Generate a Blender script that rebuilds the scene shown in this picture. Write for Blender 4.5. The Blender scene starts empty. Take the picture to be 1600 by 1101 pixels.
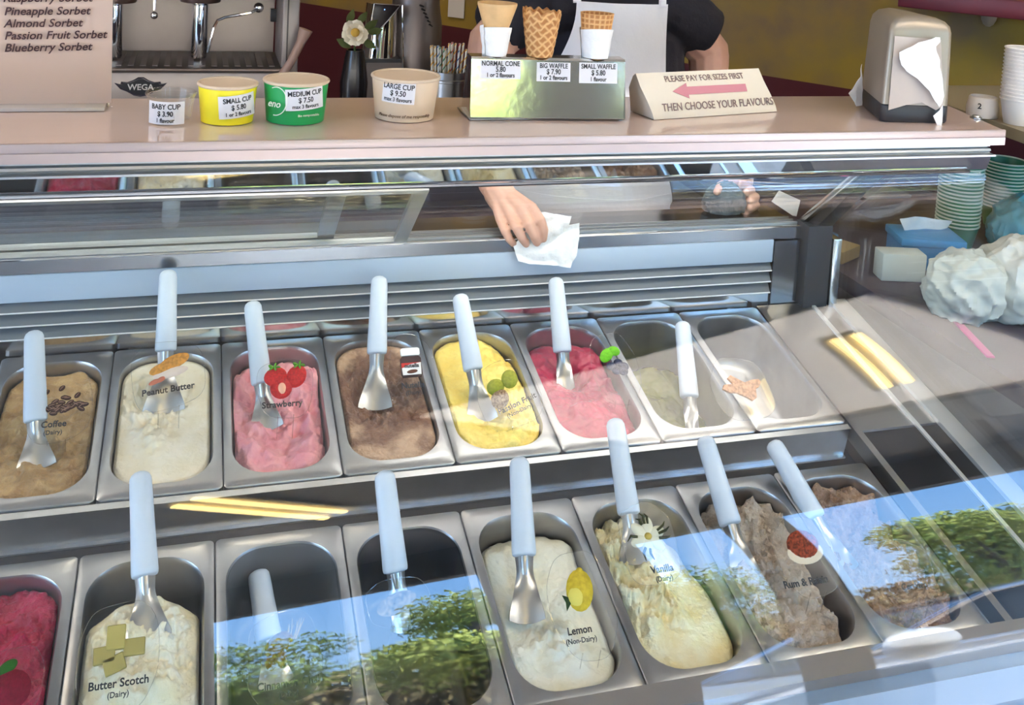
import bpy, bmesh, math, random
from mathutils import Vector, Matrix, noise
from math import sin, cos, pi, radians, sqrt, atan2
random.seed(7)
SC = bpy.context.scene
COL = SC.collection

# ------------------------------------------------------------------ camera
F = 1628.0; CX = 794.5; CY = -31.5            # focal length / principal point in pixels of the 1600x1101 frame
CAM = Vector((0.122, -1.845, 1.758))
RGT = Vector((0.95832, -0.28016, 0.05680)); DWN = Vector((0.02890, -0.10262, -0.99430)); FWD = Vector((0.28439, 0.95450, -0.09025))
FWD.normalize(); RGT = (RGT - RGT.dot(FWD)*FWD).normalized(); DWN = FWD.cross(RGT).normalized()
cd = bpy.data.cameras.new('camera'); cam = bpy.data.objects.new('camera', cd); COL.objects.link(cam)
cd.sensor_fit = 'HORIZONTAL'; cd.sensor_width = 36; cd.lens = F/1600*36
cd.shift_x = (800-CX)/1600; cd.shift_y = (CY-550.5)/1600; cd.clip_start = 0.05; cd.clip_end = 300
m = Matrix.Identity(4)
for i in range(3):
    m[i][0] = RGT[i]; m[i][1] = -DWN[i]; m[i][2] = -FWD[i]; m[i][3] = CAM[i]
cam.matrix_world = m
SC.camera = cam

# ------------------------------------------------------------------ world, sun, exposure
SC.view_settings.view_transform = 'Standard'; SC.view_settings.look = 'None'
SC.view_settings.gamma = 1; SC.view_settings.use_curve_mapping = False
SC.view_settings.exposure = 1.28
try:
    SC.cycles.use_denoising = True; SC.cycles.denoiser = 'OPENIMAGEDENOISE'
    SC.cycles.max_bounces = 14; SC.cycles.diffuse_bounces = 5; SC.cycles.glossy_bounces = 5
    SC.cycles.transparent_max_bounces = 24; SC.cycles.caustics_reflective = False; SC.cycles.caustics_refractive = False
    SC.cycles.sample_clamp_indirect = 6
except Exception: pass
W = bpy.data.worlds.new('sky'); SC.world = W; W.use_nodes = True
nt = W.node_tree; nt.nodes.clear()
o_ = nt.nodes.new('ShaderNodeOutputWorld'); b_ = nt.nodes.new('ShaderNodeBackground')
g_ = nt.nodes.new('ShaderNodeTexCoord'); s_ = nt.nodes.new('ShaderNodeSeparateXYZ'); r_ = nt.nodes.new('ShaderNodeValToRGB')
nt.links.new(g_.outputs['Generated'], s_.inputs[0]); nt.links.new(s_.outputs['Z'], r_.inputs[0])
r_.color_ramp.elements[0].position = 0.0; r_.color_ramp.elements[0].color = (0.40, 0.64, 0.95, 1)
r_.color_ramp.elements[1].position = 0.55; r_.color_ramp.elements[1].color = (0.17, 0.42, 0.90, 1)
nt.links.new(r_.outputs[0], b_.inputs[0]); b_.inputs[1].default_value = 5.6
nt.links.new(b_.outputs[0], o_.inputs[0])
sd = bpy.data.lights.new('sun', 'SUN'); sun = bpy.data.objects.new('sun', sd); COL.objects.link(sun)
sd.energy = 42; sd.angle = 0.01; sd.color = (1, 0.95, 0.87)
sun.rotation_euler = (radians(-13), radians(9), 0)      # high, coming over the roof of the shop

# ------------------------------------------------------------------ picture point -> point on a real surface
Z0 = 0.92; TILT = 0.2216; PITCH = 0.178
PAN = Matrix.Translation((0, 0, Z0)) @ Matrix.Rotation(TILT, 4, 'X')
PN = (PAN.to_3x3() @ Vector((0, 0, 1)))
def ray(px, py):
    return (RGT*((px-CX)/F) + DWN*((py-CY)/F) + FWD).normalized()
def hit(px, py, p0, n):
    d = ray(px, py); return CAM + d*((Vector(p0)-CAM).dot(n)/d.dot(n))
def gz(px, py, z): return hit(px, py, Vector((0, 0, z)), Vector((0, 0, 1)))
def gy(px, py, y): return hit(px, py, Vector((0, y, 0)), Vector((0, 1, 0)))
def gp(px, py, h=0.0): return hit(px, py, PAN @ Vector((0, 0, h)), PN)
def pw(x, y, z=0.0): return PAN @ Vector((x, y, z))

# ------------------------------------------------------------------ materials
MATS = {}
def mat(name, col, rough=0.5, metal=0.0, spec=0.5, noise_amt=0.0, nscale=30.0, bump=0.0, bscale=60.0, trans=0.0, sss=0.0, emit=None, coat=0.0, col2=None, stretch=None):
    if name in MATS: return MATS[name]
    M = bpy.data.materials.new(name); M.use_nodes = True; N = M.node_tree.nodes; L = M.node_tree.links
    P = N['Principled BSDF']
    P.inputs['Base Color'].default_value = (*col, 1); P.inputs['Roughness'].default_value = rough
    P.inputs['Metallic'].default_value = metal; P.inputs['Specular IOR Level'].default_value = spec
    P.inputs['Coat Weight'].default_value = coat; P.inputs['Coat Roughness'].default_value = 0.05
    if sss: P.inputs['Subsurface Weight'].default_value = sss; P.inputs['Subsurface Radius'].default_value = (0.01, 0.006, 0.004); P.inputs['Subsurface Scale'].default_value = 1.0
    if trans: P.inputs['Transmission Weight'].default_value = trans
    if emit: P.inputs['Emission Color'].default_value = (*emit[0], 1); P.inputs['Emission Strength'].default_value = emit[1]
    if noise_amt or bump:
        T = N.new('ShaderNodeTexCoord'); mp = N.new('ShaderNodeMapping'); L.new(T.outputs['Object'], mp.inputs[0])
        if stretch: mp.inputs['Scale'].default_value = stretch
    if noise_amt:
        nz = N.new('ShaderNodeTexNoise'); nz.inputs['Scale'].default_value = nscale; nz.inputs['Detail'].default_value = 6
        L.new(mp.outputs[0], nz.inputs['Vector'])
        rp = N.new('ShaderNodeValToRGB'); c2 = col2 or tuple(c*(1-noise_amt) for c in col)
        rp.color_ramp.elements[0].color = (*c2, 1); rp.color_ramp.elements[1].color = (*col, 1)
        rp.color_ramp.elements[0].position = 0.35; rp.color_ramp.elements[1].position = 0.62
        L.new(nz.outputs['Fac'], rp.inputs[0]); L.new(rp.outputs[0], P.inputs['Base Color'])
    if bump:
        nb = N.new('ShaderNodeTexNoise'); nb.inputs['Scale'].default_value = bscale; nb.inputs['Detail'].default_value = 5
        L.new(mp.outputs[0], nb.inputs['Vector'])
        bp = N.new('ShaderNodeBump'); bp.inputs['Strength'].default_value = min(1, bump*1.6); bp.inputs['Distance'].default_value = 0.012
        L.new(nb.outputs['Fac'], bp.inputs['Height']); L.new(bp.outputs[0], P.inputs['Normal'])
    MATS[name] = M; return M
def glass(name, f0=0.034, tint=(0.97, 0.985, 0.98), gcol=(1, 1, 1)):
    if name in MATS: return MATS[name]
    M = bpy.data.materials.new(name); M.use_nodes = True; N = M.node_tree.nodes; L = M.node_tree.links; N.clear()
    out = N.new('ShaderNodeOutputMaterial'); tr = N.new('ShaderNodeBsdfTransparent'); gl = N.new('ShaderNodeBsdfGlossy'); mx = N.new('ShaderNodeMixShader')
    tr.inputs[0].default_value = (*tint, 1); gl.inputs[0].default_value = (*gcol, 1); gl.inputs['Roughness'].default_value = 0.0
    lw = N.new('ShaderNodeLayerWeight'); lw.inputs['Blend'].default_value = 0.5
    pwn = N.new('ShaderNodeMath'); pwn.operation = 'POWER'; pwn.inputs[1].default_value = 5
    mu = N.new('ShaderNodeMath'); mu.operation = 'MULTIPLY_ADD'; mu.inputs[1].default_value = 1-f0; mu.inputs[2].default_value = f0
    L.new(lw.outputs['Facing'], pwn.inputs[0]); L.new(pwn.outputs[0], mu.inputs[0]); L.new(mu.outputs[0], mx.inputs[0])
    L.new(tr.outputs[0], mx.inputs[1]); L.new(gl.outputs[0], mx.inputs[2]); L.new(mx.outputs[0], out.inputs[0])
    MATS[name] = M; return M
STEEL = mat('brushed_steel', (0.56, 0.57, 0.59), 0.28, 1.0, noise_amt=0.12, nscale=18)
STEELS = mat('pan_steel', (0.40, 0.40, 0.41), 0.33, 1.0, noise_amt=0.10, nscale=25, bump=0.02, bscale=40)
DSTEEL = mat('dark_steel', (0.30, 0.30, 0.32), 0.3, 1.0, noise_amt=0.15, nscale=20)
CHROME = mat('polished_chrome', (0.80, 0.80, 0.82), 0.06, 1.0)
ALU = mat('anodised_aluminium', (0.50, 0.51, 0.52), 0.42, 1.0)
GLASS = glass('clear_glass')
ACRYL = glass('clear_acrylic', 0.012, (0.985, 0.99, 0.99))
BLACK = mat('black_plastic', (0.012, 0.013, 0.018), 0.35)
INK = mat('black_ink', (0.015, 0.015, 0.02), 0.6)
LABEL = mat('white_label_paper', (0.70, 0.69, 0.73), 0.6)
WHITEP = mat('white_plastic', (0.54, 0.60, 0.68), 0.38, sss=0.0)
TISSUE = mat('white_tissue', (0.86, 0.86, 0.86), 0.85, bump=0.15, bscale=90)

# ------------------------------------------------------------------ mesh helpers
class MB:
    def __init__(s): s.v = []; s.f = []; s.sm = []
    def add(s, vs, fs, smooth=False):
        b = len(s.v); s.v += [Vector(v) for v in vs]; s.f += [tuple(i+b for i in f) for f in fs]; s.sm += [smooth]*len(fs); return s
    def xf(s, M): s.v = [M @ v for v in s.v]; return s
    def merge(s, o, M=None):
        return s.add([M @ v for v in o.v] if M else o.v, o.f) if not o.sm else s._mg(o, M)
    def _mg(s, o, M):
        b = len(s.v); s.v += [(M @ v if M else v.copy()) for v in o.v]; s.f += [tuple(i+b for i in f) for f in o.f]; s.sm += o.sm; return s
    def box(s, lo, hi, M=None):
        x0, y0, z0 = lo; x1, y1, z1 = hi
        vs = [Vector(p) for p in ((x0,y0,z0),(x1,y0,z0),(x1,y1,z0),(x0,y1,z0),(x0,y0,z1),(x1,y0,z1),(x1,y1,z1),(x0,y1,z1))]
        if M: vs = [M @ v for v in vs]
        return s.add(vs, [(0,3,2,1),(4,5,6,7),(0,1,5,4),(1,2,6,5),(2,3,7,6),(3,0,4,7)])
    def bbox(s, lo, hi, r=0.003, seg=2, M=None):
        bm = bmesh.new(); o = MB().box(lo, hi)
        vs = [bm.verts.new(v) for v in o.v]
        for f in o.f: bm.faces.new([vs[i] for i in f])
        bmesh.ops.bevel(bm, geom=bm.edges[:], offset=r, segments=seg, affect='EDGES', profile=0.5)
        bm.verts.index_update()
        s.add([(M @ v.co if M else v.co.copy()) for v in bm.verts], [[v.index for v in f.verts] for f in bm.faces], True); bm.free(); return s
    def prism(s, poly, ax, a, b, M=None):
        """extrude a 2-D polygon along axis ax ('X','Y','Z') from a to b"""
        def P(p, t): return {'X': (t, p[0], p[1]), 'Y': (p[0], t, p[1]), 'Z': (p[0], p[1], t)}[ax]
        n = len(poly); vs = [Vector(P(p, a)) for p in poly] + [Vector(P(p, b)) for p in poly]
        if M: vs = [M @ v for v in vs]
        return s.add(vs, [tuple(range(n-1, -1, -1)), tuple(range(n, 2*n))] + [(i, (i+1) % n, n+(i+1) % n, n+i) for i in range(n)])
    def lathe(s, prof, seg=40, M=None, closed=False):
        n = len(prof); vs = []; fs = []
        for k in range(seg):
            a = 2*pi*k/seg
            vs += [Vector((r*cos(a), r*sin(a), z)) for r, z in prof]
        for k in range(seg):
            k2 = (k+1) % seg
            for i in range(n-1): fs.append((k*n+i, k2*n+i, k2*n+i+1, k*n+i+1))
        if M: vs = [M @ v for v in vs]
        s.add(vs, fs, True)
        for i, flip in ((0, True), (n-1, False)):
            if prof[i][0] > 1e-4 and not closed: s.add([vs[k*n+i] for k in range(seg)], [tuple(range(seg))[::-1] if flip else tuple(range(seg))])
        return s
    def tube(s, pts, rad, seg=10, cap=True):
        pts = [Vector(p) for p in pts]; n = len(pts); rr = rad if isinstance(rad, (list, tuple)) else [rad]*n
        up = Vector((0, 0, 1)); vs = []; prev = None
        for i, p in enumerate(pts):
            t = (pts[min(i+1, n-1)]-pts[max(i-1, 0)]).normalized()
            if prev is None:
                a = t.cross(up if abs(t.dot(up)) < 0.95 else Vector((1, 0, 0))).normalized()
            else:
                a = (prev - prev.dot(t)*t).normalized()
            prev = a; b = t.cross(a)
            vs += [p + (a*cos(2*pi*k/seg) + b*sin(2*pi*k/seg))*rr[i] for k in range(seg)]
        fs = [(i*seg+k, i*seg+(k+1) % seg, (i+1)*seg+(k+1) % seg, (i+1)*seg+k) for i in range(n-1) for k in range(seg)]
        s.add(vs, fs, True)
        if cap: s.add(vs[:seg], [tuple(range(seg))[::-1]]); s.add(vs[-seg:], [tuple(range(seg))])
        return s
    def ball(s, c, r, M=None, u=14, v=8):
        r = r if isinstance(r, (tuple, list)) else (r, r, r); vs = [Vector((0, 0, r[2]))]; fs = []
        for i in range(1, v):
            t = pi*i/v
            vs += [Vector((r[0]*sin(t)*cos(2*pi*k/u), r[1]*sin(t)*sin(2*pi*k/u), r[2]*cos(t))) for k in range(u)]
        vs.append(Vector((0, 0, -r[2])))
        for k in range(u): fs.append((0, 1+k, 1+(k+1) % u))
        for i in range(v-2):
            for k in range(u): fs.append((1+i*u+k, 1+(i+1)*u+k, 1+(i+1)*u+(k+1) % u, 1+i*u+(k+1) % u))
        e = len(vs)-1
        for k in range(u): fs.append((e, 1+(v-2)*u+(k+1) % u, 1+(v-2)*u+k))
        c = Vector(c); vs = [((M @ q) if M else q)+c for q in vs]
        return s.add(vs, fs, True)
    def sheet(s, fn, nu, nv, thick=0.0):
        """fn(u,v)->point; thin solid sheet"""
        vs = [Vector(fn(i/nu, j/nv)) for j in range(nv+1) for i in range(nu+1)]
        fs = [(j*(nu+1)+i, j*(nu+1)+i+1, (j+1)*(nu+1)+i+1, (j+1)*(nu+1)+i) for j in range(nv) for i in range(nu)]
        if not thick: return s.add(vs, fs, True)
        nr = [Vector() for _ in vs]
        for f in fs:
            n = (vs[f[1]]-vs[f[0]]).cross(vs[f[3]]-vs[f[0]])
            for i in f: nr[i] += n
        nn = len(vs); bot = [v - (n.normalized() if n.length > 0 else Vector((0, 0, 1)))*thick for v, n in zip(vs, nr)]
        rim = [i for i in range(nu+1)] + [(j)*(nu+1)+nu for j in range(1, nv+1)] + [nv*(nu+1)+i for i in range(nu-1, -1, -1)] + [j*(nu+1) for j in range(nv-1, 0, -1)]
        side = [(rim[k], nn+rim[k], nn+rim[(k+1) % len(rim)], rim[(k+1) % len(rim)]) for k in range(len(rim))]
        return s.add(vs+bot, fs+[tuple(nn+i for i in f[::-1]) for f in fs]+side, True)
def wloc(p):
    v = Vector((0, 0, 0))
    while p is not None: v += p.location; p = p.parent
    return v
def obj(name, mb, material, parent=None, origin=None, smooth=None, sharp=40):
    me = bpy.data.meshes.new(name)
    off = wloc(parent) if parent else (Vector(origin) if origin is not None else Vector((0, 0, 0)))
    me.from_pydata([v-off for v in mb.v], [], mb.f); me.update()
    bm = bmesh.new(); bm.from_mesh(me); bmesh.ops.recalc_face_normals(bm, faces=bm.faces); bm.to_mesh(me); bm.free()
    if any(mb.sm) if smooth is None else smooth:
        for p in me.polygons: p.use_smooth = True
        me.set_sharp_from_angle(angle=radians(sharp))
    me.materials.append(material)
    o = bpy.data.objects.new(name, me); COL.objects.link(o)
    if parent: o.parent = parent
    elif origin is not None: o.location = origin
    return o
def tag(o, label=None, cat=None, group=None, kind=None):
    if label: o['label'] = label
    if cat: o['category'] = cat
    if group: o['group'] = group
    if kind: o['kind'] = kind
    return o
def thing(name, loc, label, cat, group=None):
    o = bpy.data.objects.new(name, None); COL.objects.link(o); o.location = loc; o.empty_display_size = 0.05
    return tag(o, label, cat, group)
def struct(name, mb, material, parent=None):
    o = obj(name, mb, material, parent)
    if not parent: o['kind'] = 'structure'
    return o
def frame(o, x, y):
    """matrix with origin o, x direction, y direction (made square)"""
    x = Vector(x).normalized(); y = Vector(y); y = (y-y.dot(x)*x).normalized(); z = x.cross(y)
    M = Matrix.Identity(4)
    for i in range(3): M[i][0] = x[i]; M[i][1] = y[i]; M[i][2] = z[i]; M[i][3] = o[i]
    return M
def text_mb(body, size, M, bold=0.0, shear=0.0, align='CENTER', depth=0.0003, xs=1.0, space=1.0, line=1.0):
    cu = bpy.data.curves.new('t', 'FONT'); cu.body = body; cu.size = size; cu.offset = bold*size; cu.shear = shear
    cu.align_x = align; cu.align_y = 'CENTER'; cu.extrude = depth; cu.resolution_u = 3; cu.space_character = space; cu.space_line = line
    ob = bpy.data.objects.new('t', cu); COL.objects.link(ob)
    dg = bpy.context.evaluated_depsgraph_get(); dg.update(); me = bpy.data.meshes.new_from_object(ob.evaluated_get(dg))
    mb = MB().add([M @ Vector((v.co.x*xs, v.co.y, v.co.z+depth)) for v in me.vertices], [tuple(p.vertices) for p in me.polygons])
    bpy.data.objects.remove(ob); bpy.data.curves.remove(cu); bpy.data.meshes.remove(me)
    return mb
def fbm(p, o=4): return noise.fractal(Vector(p), 0.9, 2.1, o, noise_basis='PERLIN_ORIGINAL')
def smst(a, b, x):
    t = max(0, min(1, (x-a)/(b-a))); return t*t*(3-2*t)

# ================================================================== SETTING
asphalt = mat('asphalt', (0.30, 0.30, 0.31), 0.9, noise_amt=0.25, nscale=40)
paving = mat('paving', (0.46, 0.42, 0.37), 0.85, noise_amt=0.2, nscale=6)
struct('floor', MB().box((-6, -3.1, -0.06), (8, 9, 0)), mat('shop_floor', (0.50, 0.44, 0.38), 0.6, noise_amt=0.15, nscale=8))
struct('trim_4', MB().box((-6, -3.3, -0.31), (8, -3.1, 0.0)), mat('kerb_stone', (0.5, 0.5, 0.48), 0.85, noise_amt=0.15, nscale=12))
road = struct('road', MB().box((-40, -40, -0.35), (40, -3.3, -0.30)), asphalt)
obj('lane_line', MB().box((-40, -6.75, -0.30), (40, -6.6, -0.296)), mat('road_paint', (0.85, 0.85, 0.85), 0.7), road)
# ceiling / canopy slab with an opening for a translucent roof panel
ceil_m = mat('grey_ceiling', (0.56, 0.51, 0.45), 0.8)
OC = [(-5, 8.5), (8, 8.5), (8, -0.60), (-5, -5.43)]; IC = [(0.70, -1.25), (2.17, -0.38), (3.25, -1.45), (1.62, -1.90)]
mb = MB()
for k in range(4):
    k2 = (k+1) % 4; mb.prism([OC[k], OC[k2], IC[k2], IC[k]], 'Z', 2.60, 2.72)
struct('ceiling', mb, ceil_m)
struct('trim_6', MB().prism([(-5, -5.43), (8, -0.60), (8, -0.68), (-5, -5.51)], 'Z', 2.2, 2.74), mat('fascia_grey', (0.22, 0.21, 0.20), 0.7))
tp = bpy.data.materials.new('translucent_sheet'); tp.use_nodes = True; n_ = tp.node_tree.nodes; l_ = tp.node_tree.links; n_.clear()
oo = n_.new('ShaderNodeOutputMaterial'); ts = n_.new('ShaderNodeBsdfTranslucent'); df = n_.new('ShaderNodeBsdfDiffuse'); mx = n_.new('ShaderNodeMixShader')
ts.inputs[0].default_value = (0.54, 0.50, 0.455, 1); df.inputs[0].default_value = (0.7, 0.68, 0.66, 1); mx.inputs[0].default_value = 0.7
l_.new(df.outputs[0], mx.inputs[1]); l_.new(ts.outputs[0], mx.inputs[2]); l_.new(mx.outputs[0], oo.inputs[0])
sheet = MB().prism(IC, 'Z', 2.655, 2.66)
sk = struct('window_1', sheet, tp)
mb = MB()
for k in range(4):
    a = Vector((*IC[k], 2.585)); b = Vector((*IC[(k+1) % 4], 2.585)); mb.tube([a, b], 0.022, 6)
obj('panel_frame', mb, mat('dark_frame', (0.05, 0.05, 0.055), 0.5), sk)
# walls: the yellow wall with its maroon lower part runs diagonally behind the counter
wd = Vector((0.624, -0.781, 0)); wn = Vector((-0.781, -0.624, 0)); w0 = Vector((0.52, 2.75, 0))
yel = mat('yellow_sponged_wall', (0.30, 0.20, 0.03), 0.8, noise_amt=1, nscale=4.5, col2=(0.20, 0.135, 0.07))
mar = mat('maroon_wall', (0.075, 0.006, 0.014), 0.7)
def wallbox(a, b, z0, z1, th):
    p = [w0+wd*a, w0+wd*b, w0+wd*b-wn*th, w0+wd*a-wn*th]
    return MB().prism([(q.x, q.y) for q in p], 'Z', z0, z1)
struct('wall_back', wallbox(-6, 6.0, 1.20, 2.6, 0.12), yel)
struct('trim_1', wallbox(-6, 6.0, 0.0, 1.20, 0.12), mar)
struct('wall_left', MB().box((-2.6, -0.6, 0), (-2.45, 7.6, 2.6)), mat('cream_wall', (0.62, 0.56, 0.45), 0.8))
pil = mat('brown_pillar_blocker', (0.20, 0.18, 0.17), 0.8, noise_amt=0.2, nscale=9)
struct('trim_2', MB().box((-2.6, -3.80, 0), (0.24, -3.60, 2.22)), pil)
struct('trim_5', MB().box((1.12, -3.10, 0), (1.70, -2.98, 2.6)), pil)  # added upright that blocks sky and tree reflections over the lemon pan
struct('trim_3', MB().box((1.96, -2.80, 0), (2.15, -2.68, 2.6)), pil)

# outside: trees over a hedge bank, a silver car at the kerb
bark = mat('bark', (0.10, 0.075, 0.055), 0.9, noise_amt=0.4, nscale=12)
def leafmat(n, c): return mat(n, c, 0.9, spec=0.1, noise_amt=0.45, nscale=2.5)
leaf1 = leafmat('leaves_mid', (0.28, 0.38, 0.10)); leaf2 = leafmat('leaves_bright', (0.46, 0.52, 0.14)); leaf3 = leafmat('leaves_dark', (0.14, 0.22, 0.06))
def tree(x, y, top, wid, lm, label, low=1.0, n=9000, name='tree', group=None):
    t = thing(name, (x, y, -0.25), label, 'tree', group)
    rnd = random.Random(int(x*100)+int(y*10))
    tr = MB(); pts = [Vector((x, y, -0.25)), Vector((x+0.06, y, top*0.3)), Vector((x-0.05, y+0.05, top*0.62))]
    tr.tube(pts, [0.11, 0.085, 0.05], 8)
    blobs = []
    for k in range(9):
        a = rnd.uniform(0, 2*pi); rr = rnd.uniform(0.1, 0.34)*wid; z = low+(top-low)*rnd.uniform(0.2, 0.86)
        c = Vector((x+rr*cos(a), y+rr*sin(a), z)); blobs.append((c, wid*rnd.uniform(0.22, 0.34)))
        tr.tube([pts[1].lerp(pts[2], rnd.random()), c], [0.035, 0.012], 5)
    obj('trunk', tr, bark, t)
    lf = MB()
    for k in range(n):
        c, r = rnd.choice(blobs); d = Vector((rnd.gauss(0, 1), rnd.gauss(0, 1), rnd.gauss(0, 0.8))).normalized()
        p = c + d*r*rnd.uniform(0.55, 1.02)
        if p.z > top: p.z = top-rnd.uniform(0, 0.3)
        s = rnd.uniform(0.018, 0.05); u = Vector((rnd.gauss(0, 1), rnd.gauss(0, 1), rnd.gauss(0, 1))).normalized(); v = u.cross(d).normalized()
        w_ = u.cross(v)*0.25
        lf.add([p-u*s*1.5, p+v*s*0.7+w_*s, p+u*s*1.5, p-v*s*0.7+w_*s], [(0, 1, 2), (0, 2, 3)])
    obj('foliage', lf, lm, t, smooth=False)
    return t
tree(0.35, -10.9, 4.5, 2.5, leaf1, 'mid green street tree left of the tall tree, seen in the glass')
tree(2.3, -8.0, 4.7, 2.1, leaf2, 'tall bright green tree reflected in the dark empty pan')
tree(4.9, -10.9, 4.9, 2.7, leaf1, 'green tree between the tall bright tree and the silver car')
tree(6.9, -8.0, 4.3, 2.3, leaf2, 'light green broad tree reflected above the car roof')
tree(9.6, -10.9, 5.8, 3.0, leaf3, 'dark green tree at the right edge of the reflection')
tree(11.8, -8.0, 5.0, 2.6, leaf1, 'green tree farthest right down the street')
hb = MB(); rnd = random.Random(5)
for k in range(14000):
    p = Vector((rnd.uniform(-4, 18), -13.6+rnd.gauss(0, 0.25), rnd.uniform(-0.1, 3.2)))
    u = Vector((rnd.gauss(0, 1), rnd.gauss(0, 1), rnd.gauss(0, 1))).normalized(); v = u.cross(Vector((rnd.gauss(0, 1), 1, rnd.gauss(0, 1)))).normalized(); s = rnd.uniform(0.05, 0.12)
    hb.add([p-u*s*1.4, p+v*s*0.7, p+u*s*1.4, p-v*s*0.7], [(0, 1, 2, 3)])
tag(obj('hedge', hb, mat('brown_undergrowth', (0.26, 0.22, 0.12), 0.95, spec=0.05, noise_amt=0.5, nscale=1.2), smooth=False), 'brown green undergrowth below the trees', 'hedge', kind='stuff')
struct('ground', MB().box((-40, -40, -0.30), (40, -7.2, -0.25)), mat('verge_soil', (0.20, 0.17, 0.10), 0.9, noise_amt=0.4, nscale=2))
struct('ground', MB().prism([(-14.6, -0.1), (-14.0, 2.3), (-14.9, 2.7), (-16, -0.1)], 'X', -40, 40), mat('bank_brown', (0.20, 0.16, 0.11), 0.95, spec=0.05, noise_amt=0.5, nscale=0.8))
# car (parked along the kerb, nose to the left of the reflection)
CARM = mat('silver_mirror_paint', (0.80, 0.86, 0.93), 0.3)
CARP = mat('silver_blue_car_paint', (0.24, 0.30, 0.40), 0.3, 0.0, coat=1.0)
CARG = mat('dark_car_window', (0.02, 0.03, 0.05), 0.05, spec=0.8)
car = thing('car', (4.0, -4.45, -0.30), 'silver blue car parked at the kerb, reflected in the glass', 'car')
def carx(p): return [(q[0]+0.35, q[1]-0.30) for q in p]
prof = carx([(1.35, 0.28), (1.30, 0.55), (1.45, 0.72), (2.35, 0.92), (5.45, 0.95), (5.62, 0.75), (5.62, 0.30)])
b2 = MB().prism(prof, 'Y', -5.3, -3.62)
bm = bmesh.new(); vs = [bm.verts.new(v) for v in b2.v]; [bm.faces.new([vs[i] for i in f]) for f in b2.f]
bmesh.ops.bevel(bm, geom=bm.edges[:], offset=0.07, segments=3, affect='EDGES'); bm.verts.index_update()
cb = MB().add([v.co.copy() for v in bm.verts], [[v.index for v in f.verts] for f in bm.faces], True); bm.free()
obj('body', cb, CARP, car)
roof = carx([(2.30, 0.92), (3.05, 1.38), (3.6, 1.47), (4.7, 1.44), (5.40, 0.95)]); yn, yf = -3.72, -5.2
g1 = MB().prism(roof, 'Y', yf, yn); obj('window', g1, CARG, car)
tr = MB(); pts = [Vector((q[0], yn+0.005, q[1])) for q in roof]; tr.tube(pts, 0.022, 8); tr.tube([Vector((q[0], yf-0.005, q[1])) for q in roof], 0.022, 8)
tr.tube([Vector((2.65, yn+0.012, 0.635)), Vector((5.75, yn+0.012, 0.66))], 0.012, 6)
obj('window_trim', tr, CHROME, car)
obj('roof', MB().prism(carx([(3.05, 1.385), (3.6, 1.475), (4.7, 1.445), (4.75, 1.475), (3.6, 1.51), (3.02, 1.41)]), 'Y', yf, yn), CARP, car)
mm = MB().ball((2.86, -3.5, 0.70), (0.17, 0.11, 0.125), u=18, v=10); mm.tube([(2.90, -3.62, 0.62), (2.87, -3.52, 0.66)], 0.03, 8)
obj('wing_mirror', mm, CARM, car)
for wx in (2.40, 5.20):
    for wy in (-3.7, -5.22):
        M = Matrix.Translation((wx, wy, 0.01)) @ Matrix.Rotation(pi/2, 4, 'X')
        w = obj('wheel', MB().lathe([(0.16, -0.09), (0.29, -0.10), (0.31, -0.06), (0.31, 0.06), (0.29, 0.10), (0.16, 0.09)], 28, M), mat('tyre_rubber', (0.02, 0.02, 0.02), 0.8), car)
        obj('rim', MB().lathe([(0.02, -0.075), (0.12, -0.085), (0.165, -0.08), (0.165, 0.08), (0.12, 0.085), (0.02, 0.075)], 20, M), ALU, w)

# fluorescent fittings under the canopy
TUBE = mat('warm_tube', (0.9, 0.8, 0.5), 0.4, emit=((1.0, 0.70, 0.26), 9))
def fitting(a, b, w, label):
    a = Vector(a); b = Vector(b); d = (b-a).normalized(); L = (b-a).length; c = (a+b)/2
    M = frame(Vector((c.x, c.y, 2.6)), d, Vector((-d.y, d.x, 0)))
    t = thing('fluorescent_fitting', (c.x, c.y, 2.6), label, 'ceiling light', 'fluorescent fittings under the canopy')
    obj('housing', MB().bbox((-L/2, -w/2, -0.035), (L/2, w/2, -0.001), 0.005, 2, M), mat('fitting_white', (0.75, 0.72, 0.62), 0.5), t)
    for s in (-1, 1):
        obj('tube', MB().tube([M @ Vector((-L/2+0.03, s*w*0.24, -0.052)), M @ Vector((L/2-0.03, s*w*0.24, -0.052))], 0.017, 10), TUBE, t)
fitting((2.03, -0.80, 2.6), (2.34, -1.40, 2.6), 0.17, 'twin tube ceiling fitting reflected at the right of the glass')
fitting((0.10, -1.86, 2.6), (0.60, -2.28, 2.6), 0.17, 'twin tube ceiling fitting reflected over the front wall of the back row')
for (x, y, e_, w_) in ((0.4, 1.9, 4, 0.5), (-1.5, 0.2, 9, 0.4)):
    pd = bpy.data.lights.new('downlight', 'AREA'); po = bpy.data.objects.new('downlight', pd); COL.objects.link(po); pd.shape = 'DISK'; pd.energy = e_; pd.size = w_; pd.color = (1, 0.82, 0.64)
    po.location = (x, y, 2.57)

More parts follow.
